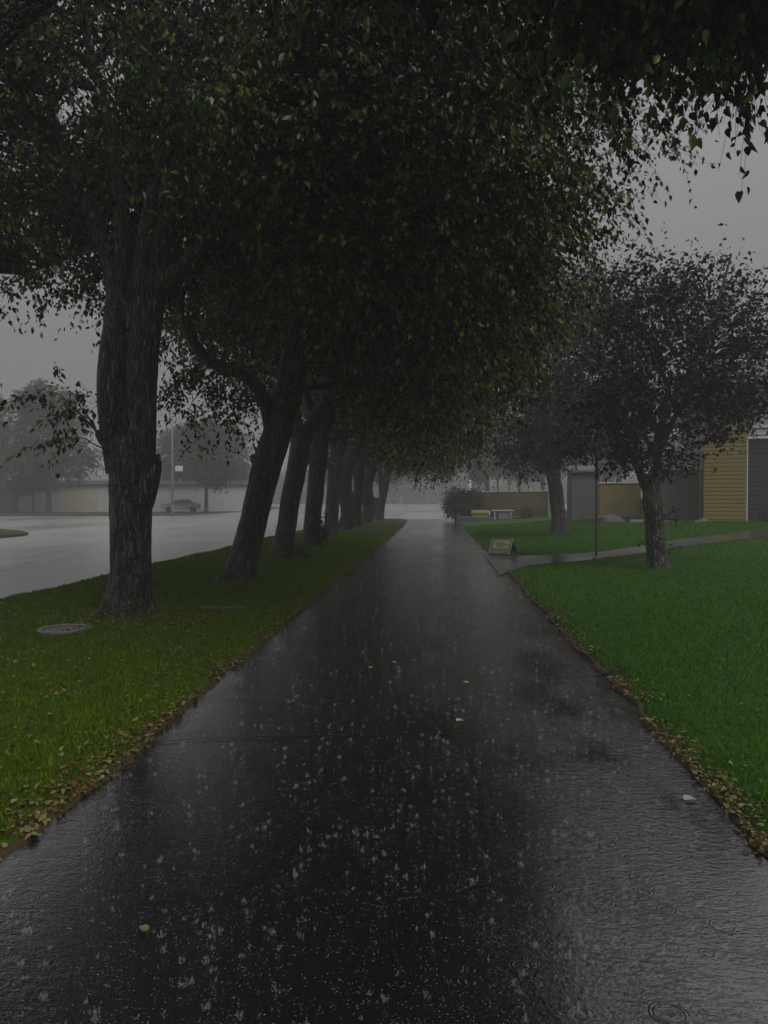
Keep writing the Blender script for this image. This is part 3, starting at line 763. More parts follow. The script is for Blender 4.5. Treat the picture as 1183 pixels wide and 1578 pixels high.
row6 = make_tree('linden_tree', (-4.51, 37.7, 0), LIMBS_8,
    [W0(.8, 0, 8.0, 4.2, 3.2, 3.3, 3), W0(3.6, 0, 5.1, 2.6, 2.7, 2.0, 2.2), W0(-2, 0, 6.6, 2.0, 2.2, 2.0, 1)],
    'crooked hazy linden, sixth visible trunk along the path', ROW, 280, 6, 12, .15, LEAF_DIAMOND, sides=18, step=.14, bark=.08, seed=17)
copy_tree(row6, (-4.51, 48.42, 0), -.2, (1.05, .95, .97), 'crooked hazy linden, last but one of the row', (0, .05))
row9 = make_tree('linden_tree', (-4.14, 55.61, 0), LIMBS_5,
    [W0(1, 0, 8.0, 4.4, 3.2, 3.3, 3), W0(3.2, 0, 5.2, 2.4, 2.6, 1.8, 1.6), W0(-2, 0, 6.8, 2.0, 2.2, 2.0, 1)],
    'slim forked linden leaning over the path at the far end of the row', ROW, 240, 6, 12, .16, LEAF_DIAMOND, sides=14, step=.2, seed=15)

right1 = make_tree('garden_tree', (4.82, 17.15, .0), LIMBS_6,
    [W0(.1, 0, 4.2, 1.8, 1.6, 1.9, 3), W0(1.5, 0, 5.5, 1.2, 1.1, 1.3, .9), W0(-.5, 0, 5.7, 1.0, 1.0, 1.0, .7), W0(2.3, .1, 4.3, 1.1, 1.0, 1.2, .8), W0(-.9, -.2, 3.1, .95, 1.0, 1.0, .8), W0(1.2, .2, 3.4, 1.2, 1.0, .9, .7), W0(.5, 0, 6.2, .7, .7, .5, .2)],
    'small dark-leaved tree with a short forked trunk on the right lawn', 'trees on the right lawn', 240, 9, 12, .105, LEAF_DIAMOND, 'leaf_dark', sides=30, step=.06, seed=21, rs=.88, twig_z=2.0, bark_mat='bark_pale', loose=.15, droop=-.2, spread=.7, yellow=.0)
right2 = make_tree('garden_tree', (4.64, 29.54, .12), LIMBS_7,
    [W0(0, 0, 6.9, 2.5, 2.2, 3.8, 4), W0(-1.3, 0, 3.6, 1.2, 1.3, 1.2, .7), W0(1.2, 0, 4.6, 1.7, 1.5, 1.5, 1.2), W0(1.6, .3, 8.2, 1.6, 1.5, 1.8, 1)],
    'taller dark tree behind the slim pole, next to the ochre wall', 'trees on the right lawn', 440, 9, 12, .12, LEAF_DIAMOND, 'leaf_dark', sides=20, step=.12, seed=22, rs=.86, twig_z=2.3, droop=.2, spread=.8, yellow=.0)
# trees lost in the rain: across the road and behind the wall
FAR_LIMBS = [
 [(0, 0, -.1, .42), (0, 0, .4, .3), (.05, 0, 2, .27), (.1, 0, 4, .25), (.1, 0, 7, .18), (0, 0, 10, .1), (0, 0, 12.5, .04)],
 [(.1, 0, 3.4, .15), (1.2, .2, 4.6, .1), (2.8, .4, 5.4, .05)], [(.1, 0, 4, .15), (-1.2, .2, 5.4, .1), (-3, .3, 6, .05)],
 [(.1, 0, 6, .12), (1.2, -.2, 7.6, .08), (2.4, -.3, 9, .04)], [(.1, 0, 6.4, .12), (-1, -.2, 8, .08), (-2, .3, 9.6, .04)]]
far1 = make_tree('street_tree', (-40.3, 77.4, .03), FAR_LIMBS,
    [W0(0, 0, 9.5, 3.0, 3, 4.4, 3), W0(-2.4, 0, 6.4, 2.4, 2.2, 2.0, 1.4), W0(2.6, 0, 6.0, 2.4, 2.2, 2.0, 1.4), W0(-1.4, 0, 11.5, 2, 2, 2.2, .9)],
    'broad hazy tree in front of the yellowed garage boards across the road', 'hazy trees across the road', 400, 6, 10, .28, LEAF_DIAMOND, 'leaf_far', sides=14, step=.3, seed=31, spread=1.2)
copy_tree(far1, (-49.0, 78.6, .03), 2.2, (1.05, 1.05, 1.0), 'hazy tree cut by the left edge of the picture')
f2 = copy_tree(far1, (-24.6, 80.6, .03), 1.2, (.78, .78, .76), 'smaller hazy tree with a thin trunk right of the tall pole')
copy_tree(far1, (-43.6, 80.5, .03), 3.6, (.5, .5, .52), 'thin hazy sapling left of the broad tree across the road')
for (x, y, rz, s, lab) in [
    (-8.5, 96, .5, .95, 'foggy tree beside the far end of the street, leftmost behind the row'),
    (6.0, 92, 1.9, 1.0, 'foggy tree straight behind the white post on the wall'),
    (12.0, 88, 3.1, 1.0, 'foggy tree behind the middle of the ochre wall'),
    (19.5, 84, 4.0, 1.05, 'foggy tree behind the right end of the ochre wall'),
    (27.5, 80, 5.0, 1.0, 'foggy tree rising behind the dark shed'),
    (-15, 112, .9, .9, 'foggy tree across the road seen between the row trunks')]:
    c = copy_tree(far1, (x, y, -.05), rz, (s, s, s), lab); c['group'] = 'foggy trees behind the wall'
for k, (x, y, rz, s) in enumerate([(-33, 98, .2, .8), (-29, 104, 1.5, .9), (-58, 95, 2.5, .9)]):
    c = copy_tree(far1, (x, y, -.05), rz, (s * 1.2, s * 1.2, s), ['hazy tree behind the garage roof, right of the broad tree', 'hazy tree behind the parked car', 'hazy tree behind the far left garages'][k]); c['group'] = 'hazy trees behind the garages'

# a wood added far beyond the junction, to soften the horizon as haze would
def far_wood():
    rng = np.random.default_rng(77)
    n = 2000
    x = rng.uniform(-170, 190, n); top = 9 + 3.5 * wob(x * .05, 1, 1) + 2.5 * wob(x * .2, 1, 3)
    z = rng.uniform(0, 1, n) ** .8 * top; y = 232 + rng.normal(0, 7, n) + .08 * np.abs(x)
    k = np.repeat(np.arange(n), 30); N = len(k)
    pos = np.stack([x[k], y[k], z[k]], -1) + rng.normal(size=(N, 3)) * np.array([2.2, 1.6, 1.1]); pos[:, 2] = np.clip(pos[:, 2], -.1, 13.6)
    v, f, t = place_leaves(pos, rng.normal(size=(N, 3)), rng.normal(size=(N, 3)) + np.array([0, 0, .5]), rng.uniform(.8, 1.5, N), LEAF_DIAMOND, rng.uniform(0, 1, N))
    return tag(obj('far_wood', mesh('far_wood', v, f, M['leaf_far'], False, t)), 'pale wood added beyond the junction to soften the horizon', 'wood', None, 'stuff')
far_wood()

# ------------------------------------------------------------------ shrubs and sprouts
def shrub(name, loc, blobs, n, size, label, mat='leaf_shrub', seed=1, per=10, parent=None, spread=.35):
    rng = np.random.default_rng(seed)
    zc = min(b[2] - b[5] for b in blobs)
    limbs = [[(b[0] * .2, b[1] * .2, 0, .02), (b[0] * .6, b[1] * .6, b[2] * .5, .014), (b[0], b[1], b[2], .006)] for b in blobs]
    cm, tv, tf = None, None, None
    LPfix = limbs
    w = np.array([b[6] for b in blobs]); which = rng.choice(len(blobs), n, p=w / w.sum())
    B = np.array([b[:6] for b in blobs])[which]
    d = rng.normal(size=(n, 3)); d /= np.linalg.norm(d, axis=1, keepdims=True)
    C = B[:, :3] + d * B[:, 3:] * (rng.uniform(0, 1, n) ** .4)[:, None]
    C[:, 2] = np.maximum(C[:, 2], .03)
    k = np.repeat(np.arange(n), per); N = len(k)
    pos = C[k] + rng.normal(size=(N, 3)) * spread * .35; pos[:, 2] = np.maximum(pos[:, 2], .01)
    ax = d[k] * .6 + rng.normal(size=(N, 3)) * .6; nor = rng.normal(size=(N, 3)) + np.array([0, 0, .7])
    v, f, tt = place_leaves(pos, ax, nor, size * rng.uniform(.6, 1.3, N), LEAF_DIAMOND, np.clip(rng.normal(.45, .25, N), 0, 1))
    stems = MB()
    for L in limbs:
        P = spline(L, .2); stems.tube(P[:, :3], P[:, 3], 5)
    if parent is not None:
        o = obj(name, mesh(name, v, f, M[mat], False, tt), parent, loc); o['kind'] = 'stuff'; return o
    root = empty(name, loc); tag(root, label, 'shrub')
    stems.build('stems', M['bark'], root); obj('foliage', mesh('foliage', v, f, M[mat], False, tt), root)
    return root
shrub('bush', (1.75, 54.2, .0), [(0, 0, 1.0, 1.3, 1.1, 1.0, 2), (.8, .3, 1.3, .9, .9, 1.0, 1), (-.5, .2, 1.5, .8, .7, .8, .6)], 800, .14, 'rounded dark bush at the bend of the path, left end of the ochre wall', seed=41)
for k, (x, y, w, h, lab) in enumerate([
    (6.1, 51.2, .9, .55, 'low shrub at the foot of the ochre wall, right of the white box'), (7.4, 50.0, .8, .6, 'low shrub at the right end of the ochre wall bed'),
    (3.6, 55.0, .6, .6, 'low shrub behind the yellow bin'), (12.9, 30.4, .5, .5, 'scruffy plant in front of the dark door')]):
    shrub('low_shrub', (x, y, float(lawn_z(x, y))), [(0, 0, h * .5, w, .5, h * .6, 1)], 110, .08, lab, seed=50 + k)
shrub('root_sprouts', (.35, -.25, .0), [(0, 0, .35, .25, .2, .35, 1), (.1, 0, .8, .15, .12, .25, .4)], 40, .09, None, seed=61, parent=row4)
shrub('root_sprouts', (.5, -.1, .0), [(0, 0, .14, .3, .2, .14, 1)], 30, .07, None, seed=62, parent=row3)
shrub('trunk_sprouts', (-.20, -.2, .0), [(0, 0, 1.0, .1, .1, .5, 1), (.05, 0, .5, .05, .06, .3, .6)], 34, .075, None, seed=63, parent=right1, per=6, spread=.2)
shrub('trunk_sprouts', (.28, -.1, .0), [(0, 0, 1.2, .1, .1, .2, 1), (-.02, 0, .3, .1, .1, .3, .7)], 16, .07, None, seed=64, parent=right1, per=6, spread=.2)

# ------------------------------------------------------------------ the house and garage on the right
def slab(name, mat, parent, c, d, rz=0, bev=.02):
    mb = MB(); mb.box((0, 0, 0), d, bev)
    return obj(name, mesh(name, mb.v, mb.f, M[mat]), parent, c, (0, 0, rz))
BR = math.atan2(31.72 - 32.43, 12.37 - 10.96) * .55
house = empty('yellow_garage_house', (11.66, 32.1, .55), BR)
tag(house, 'house with a yellow boarded pier, dark slatted garage door and white fascia', 'house')
slab('wall', 'yellow_joint', house, (0, .32, 1.98), (1.52, .5, 3.96), 0, .01)
nb = 24; bh = 3.96 / nb
mbb = MB(); mbb.box((0, 0, 0), (1.6, .045, bh - .022), .012); bme = mesh('board', mbb.v, mbb.f, M['yellow_board'])
mbs = MB(); mbs.box((0, 0, 0), (.045, .5, bh - .022), .012); sme = mesh('side_board', mbs.v, mbs.f, M['yellow_board'])
for k in range(nb):
    z = (k + .5) * bh
    obj('board', bme, house, (random.uniform(-.004, .004), .05 + random.uniform(-.004, .004), z), (random.uniform(-.01, .01) + R(4), 0, 0))
    obj('board', sme, house, (.785, .33, z))
    obj('board', sme, house, (-.785, .33, z))
# dark roller door and its surround
door = slab('garage_door', 'door_slat', house, (2.55, .42, 1.74), (3.44, .06, 3.46), 0, .01)
ms = MB(); ms.box((0, 0, 0), (3.36, .05, .175), .014); sl = mesh('slat', ms.v, ms.f, M['door_slat'])
for k in range(18):
    obj('slat', sl, door, (0, -.045 + random.uniform(-.003, .003), -1.64 + k * .191))
slab('lintel', 'white_paint', house, (2.55, .30, 3.70), (3.46, .42, .24))
slab('lintel', 'white_paint', house, (2.62, .26, 3.92), (3.6, .5, .12))
slab('wall', 'pale_wall', house, (2.1, .75, 4.75), (4.9, .6, 1.5))
slab('fascia', 'white_paint', house, (1.9, .35, 5.58), (5.7, 1.2, .16))
slab('fascia', 'white_paint', house, (1.9, .22, 5.40), (5.6, .9, .08))
slab('window_frame', 'white_paint', house, (.35, .43, 4.7), (1.3, .05, 1.0))
slab('window_pane', 'glass', house, (.35, .40, 4.7), (1.14, .02, .84), 0, .004)
slab('wall', 'pale_wall', house, (4.6, .3, 2.7), (.6, .9, 5.4))
roof = MB()
roof.add([(-1.2, -.4, 5.67), (5.0, -.4, 5.67), (5.0, 4.5, 7.3), (-1.2, 4.5, 7.3), (-1.2, 4.5, 5.67), (5.0, 4.5, 5.67)], [(0, 1, 2, 3), (0, 3, 4), (1, 5, 2), (4, 3, 2, 5), (0, 4, 5, 1)])
roof.build('roof', M['roof'], house)
slab('gutter', 'grey_wall', house, (1.9, -.3, 5.6), (5.7, .12, .12))
mb = MB(); mb.tube([(-.72, -.05, 5.5), (-.72, -.05, 4.6), (-.95, .0, 4.2), (-.95, .0, .1)], [.045] * 4, 8); mb.build('downpipe', M['grey_wall'], house, True)
slab('door_frame', 'white_paint', house, (.84, .33, 1.75), (.06, .3, 3.5))
# lower grey wing, set back
slab('wall', 'grey_wall', house, (-1.75, 2.0, 1.13), (2.2, .3, 2.34))
slab('fascia', 'white_paint', house, (-1.75, 1.9, 2.58), (2.6, .6, .5))
slab('roof', 'roof', house, (-1.75, 2.6, 2.9), (2.7, 2.0, .1))
slab('base_slab', 'concrete', house, (-1.2, 1.6, .0), (5.0, 3.6, .2), 0, .03)
wing = empty('ochre_wing', (9.0, 38.7, .6)); tag(wing, 'low ochre wall panel with an orange post at its right end', 'wall')
slab('wall', 'ochre_wall', wing, (0, 0, .85), (2.0, .25, 1.72)); slab('coping', 'white_paint', wing, (0, 0, 1.75), (2.1, .34, .08)); slab('post', 'orange', wing, (1.02, -.16, .5), (.14, .12, 1.0))
slab('plinth', 'concrete', wing, (0, -.1, .02), (2.2, .35, .22))
shed = empty('garden_shed', (7.9, 41.4, .38)); tag(shed, 'dark grey boarded shed behind the slim pole', 'shed')
slab('wall', 'dark_shed', shed, (0, .8, 1.3), (1.5, 1.6, 2.62))
mb = MB(); mb.box((0, 0, 0), (.135, .03, 2.5), .006); bd = mesh('board', mb.v, mb.f, M['dark_shed'])
for k in range(10): obj('board', bd, shed, (-.675 + k * .15, -.012, 1.28))
mb = MB(); mb.add([(-.9, -.25, 2.62), (.9, -.25, 2.62), (.9, 1.8, 2.95), (-.9, 1.8, 2.95), (-.9, -.25, 2.7), (.9, -.25, 2.7), (.9, 1.8, 3.03), (-.9, 1.8, 3.03)], [(0, 3, 2, 1), (4, 5, 6, 7), (0, 1, 5, 4), (1, 2, 6, 5), (2, 3, 7, 6), (3, 0, 4, 7)])
mb.build('roof', M['roof'], shed)

# ochre garden wall, post and little board behind it
ang = math.atan2(49.6 - 58.3, 7.2 - 2.4)
gw = empty('garden_wall', (4.8, 53.95, .0), ang); tag(gw, 'long low ochre brick wall with a pale coping at the back of the lawn', 'wall')
slab('wall', 'ochre_wall', gw, (0, 0, 1.0), (9.9, .22, 2.0)); slab('coping', 'white_paint', gw, (0, 0, 2.06), (10.05, .32, .1))
slab('pier', 'grey_wall', gw, (-4.8, -.05, 1.03), (.36, .34, 2.06)); slab('pier', 'grey_wall', gw, (4.85, -.05, 1.03), (.36, .34, 2.06))
wp = empty('vent_pipe', (2.48, 58.9, 0)); tag(wp, 'short white vent pipe above the left end of the ochre wall', 'pipe')
mb = MB(); mb.tube([(0, 0, 0), (0, 0, 1.5), (0, 0, 2.85)], [.12] * 3, 10); mb.build('pipe', M['white_paint'], wp, True)
mb = MB(); mb.tube([(0, 0, 2.83), (0, 0, 2.92), (0, 0, 2.98)], [.16, .16, .05], 10); mb.build('cap', M['white_paint'], wp, True)
sb = empty('street_sign', (4.55, 58.6, 0)); tag(sb, 'grey sign board on a black post rising behind the ochre wall', 'sign')
mb = MB(); mb.tube([(.05, -.06, 0), (.05, -.06, 3.2)], [.05] * 2, 8); mb.build('post', M['black_metal'], sb, True)
slab('panel', 'fence_grey', sb, (-.1, 0, 2.7), (1.0, .04, .55), 0, .01)

# bits and pieces in front of the wall
yb = empty('grit_bin', (2.95, 53.2, float(lawn_z(2.95, 53.2)))); tag(yb, 'yellow grit bin at the left end of the wall bed', 'bin')
mb = MB(); mb.add([(-.5, -.3, 0), (.5, -.3, 0), (.5, .3, 0), (-.5, .3, 0), (-.6, -.36, .5), (.6, -.36, .5), (.6, .36, .5), (-.6, .36, .5)], [(0, 3, 2, 1), (4, 5, 6, 7), (0, 1, 5, 4), (1, 2, 6, 5), (2, 3, 7, 6), (3, 0, 4, 7)]); mb.build('tub', M['plastic_yellow'], yb)
mb = MB(); mb.add([(-.64, -.4, .51), (.64, -.4, .51), (.64, .4, .51), (-.64, .4, .51), (-.55, -.25, .68), (.55, -.25, .68), (.55, .35, .72), (-.55, .35, .72)], [(0, 3, 2, 1), (4, 5, 6, 7), (0, 1, 5, 4), (1, 2, 6, 5), (2, 3, 7, 6), (3, 0, 4, 7)]); mb.build('lid', M['plastic_yellow'], yb)
slab('latch', 'white_paint', yb, (.62, -.38, .5), (.12, .05, .3))
wt = empty('planter_bench', (4.4, 52.0, float(lawn_z(4.4, 52)))); tag(wt, 'pale planter bench standing before the ochre wall', 'bench')
slab('seat', 'fence_grey', wt, (0, 0, .62), (1.5, .4, .09)); slab('leg', 'fence_grey', wt, (-.55, 0, .28), (.1, .34, .58)); slab('leg', 'fence_grey', wt, (.55, 0, .28), (.1, .34, .58)); slab('box', 'pole', wt, (.15, .05, .27), (.85, .3, .5))

def rock(name, loc, s, label, seed, cat='boulder', mat='stone'):
    import bmesh
    bm = bmesh.new(); bmesh.ops.create_icosphere(bm, subdivisions=3, radius=1)
    for vt in bm.verts:
        k = 1 + .35 * noise.noise(vt.co * 1.3 + Vector((seed, 0, 0))) + .12 * noise.noise(vt.co * 4 + Vector((0, seed, 0)))
        vt.co = Vector((vt.co.x * s[0] * k, vt.co.y * s[1] * k, max(-.12, vt.co.z * s[2] * k)))
    me = bpy.data.meshes.new(name); bm.to_mesh(me); bm.free(); me.materials.append(M[mat])
    me.polygons.foreach_set('use_smooth', np.ones(len(me.polygons), dtype=bool))
    return tag(obj(name, me, None, loc), label, cat)
rock('boulder', (7.8, 35.2, .56), (.62, .4, .3), 'grey boulder at the foot of the ochre wall panel', 3)
rock('boulder', (13.15, 30.9, .6), (.5, .4, .55), 'rough grey stone heap beside the yellow pier and dark door', 8)
rock('boulder', (10.45, 31.2, .6), (.3, .22, .2), 'small dark stone on the lawn left of the yellow pier', 11)

# slim pole on the side path's corner
pl = empty('sign_pole', (3.95, 19.4, float(lawn_z(3.95, 19.4)))); tag(pl, 'slim green-grey pole with a dark upper end beside the side path', 'pole')
mb = MB(); mb.tube([(0, 0, -.1), (0, 0, 1.0), (0, 0, 2.0)], [.032] * 3, 12); mb.build('shaft', M['pole'], pl, True)
mb = MB(); mb.tube([(0, 0, 2.0), (0, 0, 2.3), (0, 0, 2.75)], [.04, .042, .04], 12); mb.build('sleeve', M['black_metal'], pl, True)
mb = MB(); mb.tube([(0, 0, -.02), (0, 0, .05), (0, 0, .09)], [.09, .085, .04], 12); mb.build('base_collar', M['pole'], pl, True)

# A-board fallen askew at the fork of the paths
ab = empty('sandwich_board', (1.72, 21.7, .03), R(-34)); tag(ab, 'weathered sandwich board with a cream panel leaning at the fork of the paths', 'sign')
lean = Matrix.Rotation(R(-28), 3, 'X')
mb = MB(); mb.box(lean @ Vector((0, 0, .24)), (.66, .03, .46), .006, lean); mb.build('board', M['sign_grey'], ab)
mb = MB(); mb.box(lean @ Vector((.02, -.022, .29)), (.46, .012, .24), .004, lean); p = mb.build('panel', M['sign_cream'], ab)
for k, (x0, w, z) in enumerate([(-.03, .3, .34), (.03, .34, .285), (-.01, .22, .235)]):
    mb = MB()
    x = x0 - w / 2
    while x < x0 + w / 2:
        ww = random.uniform(.02, .05); mb.box(lean @ Vector((x + .02 + ww / 2, -.030, z)), (ww, .004, .028), 0, lean); x += ww + .012
    mb.build('lettering', M['ink'], p)
for sx in (-.33, .33):
    mb = MB(); mb.tube([lean @ Vector((sx, 0, .0)), lean @ Vector((sx, 0, .5))], [.02, .02], 6); mb.build('leg', M['sign_grey'], ab)
    mb = MB(); mb.tube([lean @ Vector((sx, .0, .48)), Vector((sx * 1.05, .62, 0.0))], [.018, .018], 6); mb.build('leg', M['sign_grey'], ab)
mb = MB(); back = Matrix.Rotation(R(38), 3, 'X'); mb.box((0, .42, .22), (.6, .02, .4), .004, back); mb.build('back_board', M['dark_shed'], ab)

# drain covers in the verge
mh = empty('manhole_cover', (-4.33, 8.67, float(verge_z(-4.33, 8.67)) - .02)); mh.scale = (.84, .84, .84); tag(mh, 'round slotted concrete manhole cover in the grass left of the thick tree', 'manhole cover')
def lathe(name, prof, mat, parent, n=36):
    v = [(r * math.cos(2 * math.pi * k / n), r * math.sin(2 * math.pi * k / n), z) for r, z in prof for k in range(n)]
    f = [(i * n + k, i * n + (k + 1) % n, (i + 1) * n + (k + 1) % n, (i + 1) * n + k) for i in range(len(prof) - 1) for k in range(n)]
    return obj(name, mesh(name, v, f, M[mat], False), parent)
lathe('ring', [(.36, -.05), (.36, .055), (.345, .07), (.30, .07), (.285, .055), (.285, -.02)], 'concrete', mh)
lathe('plate', [(.285, .012), (.2, .016), (.1, .018), (.001, .02)], 'iron', mh)
for k in range(7):
    yy = -.225 + k * .075; w = 2 * math.sqrt(.275 ** 2 - yy ** 2)
    mb = MB(); mb.box((0, yy, .035), (w, .036, .03), .006); mb.build('bar', M['concrete'], mh)
dg = empty('drain_grate', (-2.95, 10.5, float(verge_z(-2.95, 10.5)) - .03), R(6)); dg.scale = (.75, .5, .8); tag(dg, 'dark iron drain grate lying in the grass right of the thick tree', 'drain grate')
for s in (-1, 1):
    mb = MB(); mb.box((0, s * .27, .03), (.86, .05, .07), .008); mb.build('frame', M['iron'], dg)
    mb = MB(); mb.box((s * .405, 0, .031), (.05, .49, .07), .008); mb.build('frame', M['iron'], dg)
mb = MB(); mb.box((0, 0, 0), (.034, .485, .045), .006); bm_ = mesh('bar', mb.v, mb.f, M['concrete'])
for k in range(11): obj('bar', bm_, dg, (-.34 + k * .068, 0, .035))
mb = MB(); mb.box((0, 0, .004), (.76, .48, .01)); mb.build('sump', M['seam'], dg)

# cabinet and rubbish bag at the end of the row
cb = empty('utility_cabinet', (-4.75, 58.9, -.03)); tag(cb, 'dark utility cabinet standing at the far end of the tree row', 'cabinet')
slab('body', 'cabinet', cb, (0, 0, .85), (.8, .5, 1.6)); slab('lid', 'fence_grey', cb, (0, 0, 1.7), (.9, .6, .1)); slab('plinth', 'concrete', cb, (0, 0, .06), (.9, .6, .16))
slab('door', 'cabinet', cb, (0, -.262, .9), (.7, .03, 1.35)); slab('handle', 'iron', cb, (.25, -.29, .9), (.04, .04, .16))
rock('plastic_bag', (-4.95, 57.0, .06), (.38, .3, .22), 'pale plastic bag lying in front of the utility cabinet', 14, 'bag', 'plastic_white')

# ------------------------------------------------------------------ across the road
gr = empty('garage_row', (-36.5, 86.5, -.05), R(16)); tag(gr, 'long low garage row with pale boarded front, part of it yellowed', 'garage')
slab('wall', 'fence_grey', gr, (0, .25, 1.65), (30, .4, 3.4))
def dupb(mat):
    mb = MB(); mb.box((0, 0, 0), (.492, .05, 3.1), .012); return mesh('board', mb.v, mb.f, M[mat])
bg_, by_ = dupb('fence_grey'), dupb('fence_yellow')
for k in range(60):
    x = -14.75 + k * .5
    obj('board', by_ if -6.2 < x < -2.6 else bg_, gr, (x, .0 + random.uniform(-.006, .006), 1.65))
slab('eaves', 'dark_shed', gr, (0, -.2, 3.4), (31, .7, .22)); slab('roof', 'roof', gr, (0, 3, 3.6), (31, 6.6, .16))
slab('wall', 'dark_shed', gr, (-13.2, -1.0, 1.6), (4.6, 1.8, 3.2))
po = empty('lamp_post', (-24.4, 69.6, .0)); tag(po, 'tall thin lamp post with a small white plate across the road', 'lamp post')
mb = MB(); mb.tube([(0, 0, -.1), (0, 0, 5), (0, 0, 11)], [.11, .09, .06], 10); mb.build('shaft', M['pole'], po, True)
mb = MB(); mb.tube([(0, 0, 7.85), (-2.4, 0, 7.8)], [.04, .03], 6); mb.build('arm', M['pole'], po, True)
slab('plate', 'white_paint', po, (.66, -.1, 4.35), (.72, .03, .5), 0, .01); slab('bracket', 'pole', po, (.25, -.06, 4.35), (.5, .04, .06), 0, .008)
mb = MB(); mb.tube([(0, 0, -.05), (0, 0, .9), (0, 0, 1.0)], [.16, .15, .1], 10); mb.build('base', M['pole'], po, True)
mb = MB(); mb.box((0, -.5, 11.05), (.25, 1.1, .14), .05); mb.build('lantern', M['iron'], po)

car = empty('parked_car', (-28.6, 84.5, .03), R(14)); tag(car, 'mist-paled car parked before the garages, dim in the rain', 'car')
prof = [(-2.1, .35), (-2.15, .75), (-1.95, .92), (-1.2, 1.0), (-.55, 1.42), (.75, 1.46), (1.45, 1.05), (2.0, .95), (2.12, .6), (2.1, .35)]
mb = MB(); n = len(prof)
v = []
for (yy, k) in ((-.82, .93), (-.86, 1.0), (.86, 1.0), (.82, .93)):
    for (x, z) in prof:
        zz = z; yq = yy * (1 if z < 1.02 else .82)
        v.append((x * (1 if abs(yy) > .85 else .985), yq, zz if abs(yy) < .84 or z < 1.1 else zz))
f = [(r * n + i, r * n + (i + 1) % n, (r + 1) * n + (i + 1) % n, (r + 1) * n + i) for r in range(3) for i in range(n)]
f += [tuple(range(n))[::-1], tuple(range(3 * n, 4 * n))]
mb.add(v, f); mb.build('body', M['car'], car)
for s in (-1, 1):
    mb = MB(); y = s * .735
    mb.add([(-1.0, y * 1.1, 1.04), (1.25, y * 1.1, 1.06), (.7, y, 1.38), (-.5, y, 1.36)], [(0, 1, 2, 3)]); 
    mb.v += [(p[0], p[1] - s * .03, p[2]) for p in mb.v]; mb.f += [(4, 7, 6, 5)]; mb.build('side_window', M['glass'], car)
    for x in (-1.35, 1.3):
        w = lathe('wheel', [(.2, -.1), (.31, -.1), (.33, -.06), (.33, .06), (.31, .1), (.2, .1)], 'tyre', car, 20); w.location = (x, s * .76, .33); w.rotation_euler = (R(90), 0, 0)
        r_ = lathe('rim', [(.2, -.09), (.12, -.07), (.001, -.08)], 'iron', w, 16)
        r2 = lathe('rim', [(.2, .09), (.12, .07), (.001, .08)], 'iron', w, 16)
    slab('headlight', 'lamp', car, (2.06, s * .62, .76), (.1, .34, .14)); slab('tail_light', 'lamp', car, (-2.1, s * .66, .8), (.1, .26, .16))
slab('windscreen', 'glass', car, (1.12, 0, 1.25), (.06, 1.3, .5)).rotation_euler = (0, R(-58), 0)

# ------------------------------------------------------------------ grass, litter and rain
def blades(name, n, xr, yr, zf, ok, mat, h, label, seed, dpow=1.4):
    rng = np.random.default_rng(seed)
    u = rng.uniform(size=n)
    y = yr[0] * (yr[1] / yr[0]) ** u if dpow else rng.uniform(*yr, n)
    x = rng.uniform(*xr, n)
    k = ok(x, y); x, y = x[k], y[k]; n = len(x)
    clump = .5 + .5 * np.sin(x * 5.1 + 2 * np.sin(y * 3.3)) * np.sin(y * 4.7 + 1.7 * np.sin(x * 2.9))
    hh = h * rng.uniform(.45, 1.15, n) * (.65 + .6 * clump)
    ww = .0024 * (1 + y / 7)
    an = rng.uniform(0, 2 * math.pi, n); la = rng.uniform(0, 2 * math.pi, n); lean = rng.uniform(.15, .95, n) * hh
    z = zf(x, y) - .004
    dx, dy = np.cos(an) * ww, np.sin(an) * ww
    tx, ty = x + np.cos(la) * lean, y + np.sin(la) * lean
    mxp, myp = x + np.cos(la) * lean * .35, y + np.sin(la) * lean * .35
    v = np.stack([np.stack([x - dx, y - dy, z], -1), np.stack([x + dx, y + dy, z], -1), np.stack([mxp + dx * .8, myp + dy * .8, z + hh * .6], -1),
                  np.stack([mxp - dx * .8, myp - dy * .8, z + hh * .6], -1), np.stack([tx, ty, z + hh], -1)], 1).reshape(-1, 3)
    b = (np.arange(n) * 5)[:, None]
    f = np.concatenate([b + np.array([[0, 1, 2]]), b + np.array([[0, 2, 3]]), b + np.array([[3, 2, 4]])], 0)
    t = np.clip(rng.normal(.45, .22, n) + .15 * (clump - .5), 0, .9); dry = rng.uniform(size=n) < .03; t[dry] = 1
    return tag(obj(name, mesh(name, v, f, M[mat], False, np.repeat(t, 5))), label, 'grass', None, 'stuff')
blades('verge_grass', 210000, (ROAD_R + .03, -1.9), (2.6, 34), verge_z, lambda x, y: (x < edge_l(y) - .02 - .14 * np.random.default_rng(1).uniform(size=len(x))) & (x > -.62 * y - 1.2) & (np.hypot(x + 4.33, y - 8.67) > .26) & ~((abs(x + 2.95) < .3) & (abs(y - 10.5) < .12)),
       'grass_verge', .05, 'short leaf-strewn grass of the verge between path and road', 71)
blades('lawn_grass', 260000, (1.5, 14), (2.4, 44), lawn_z, lambda x, y: (x > edge_r(y) + .01 + .14 * np.random.default_rng(2).uniform(size=len(x))) & (x < .5 * y + 1.0) & ~((y > side_lo(x) - .03) & (y < side_hi(x) + .03)),
       'grass_blade', .055, 'bright green grass of the lawn right of the path', 72)

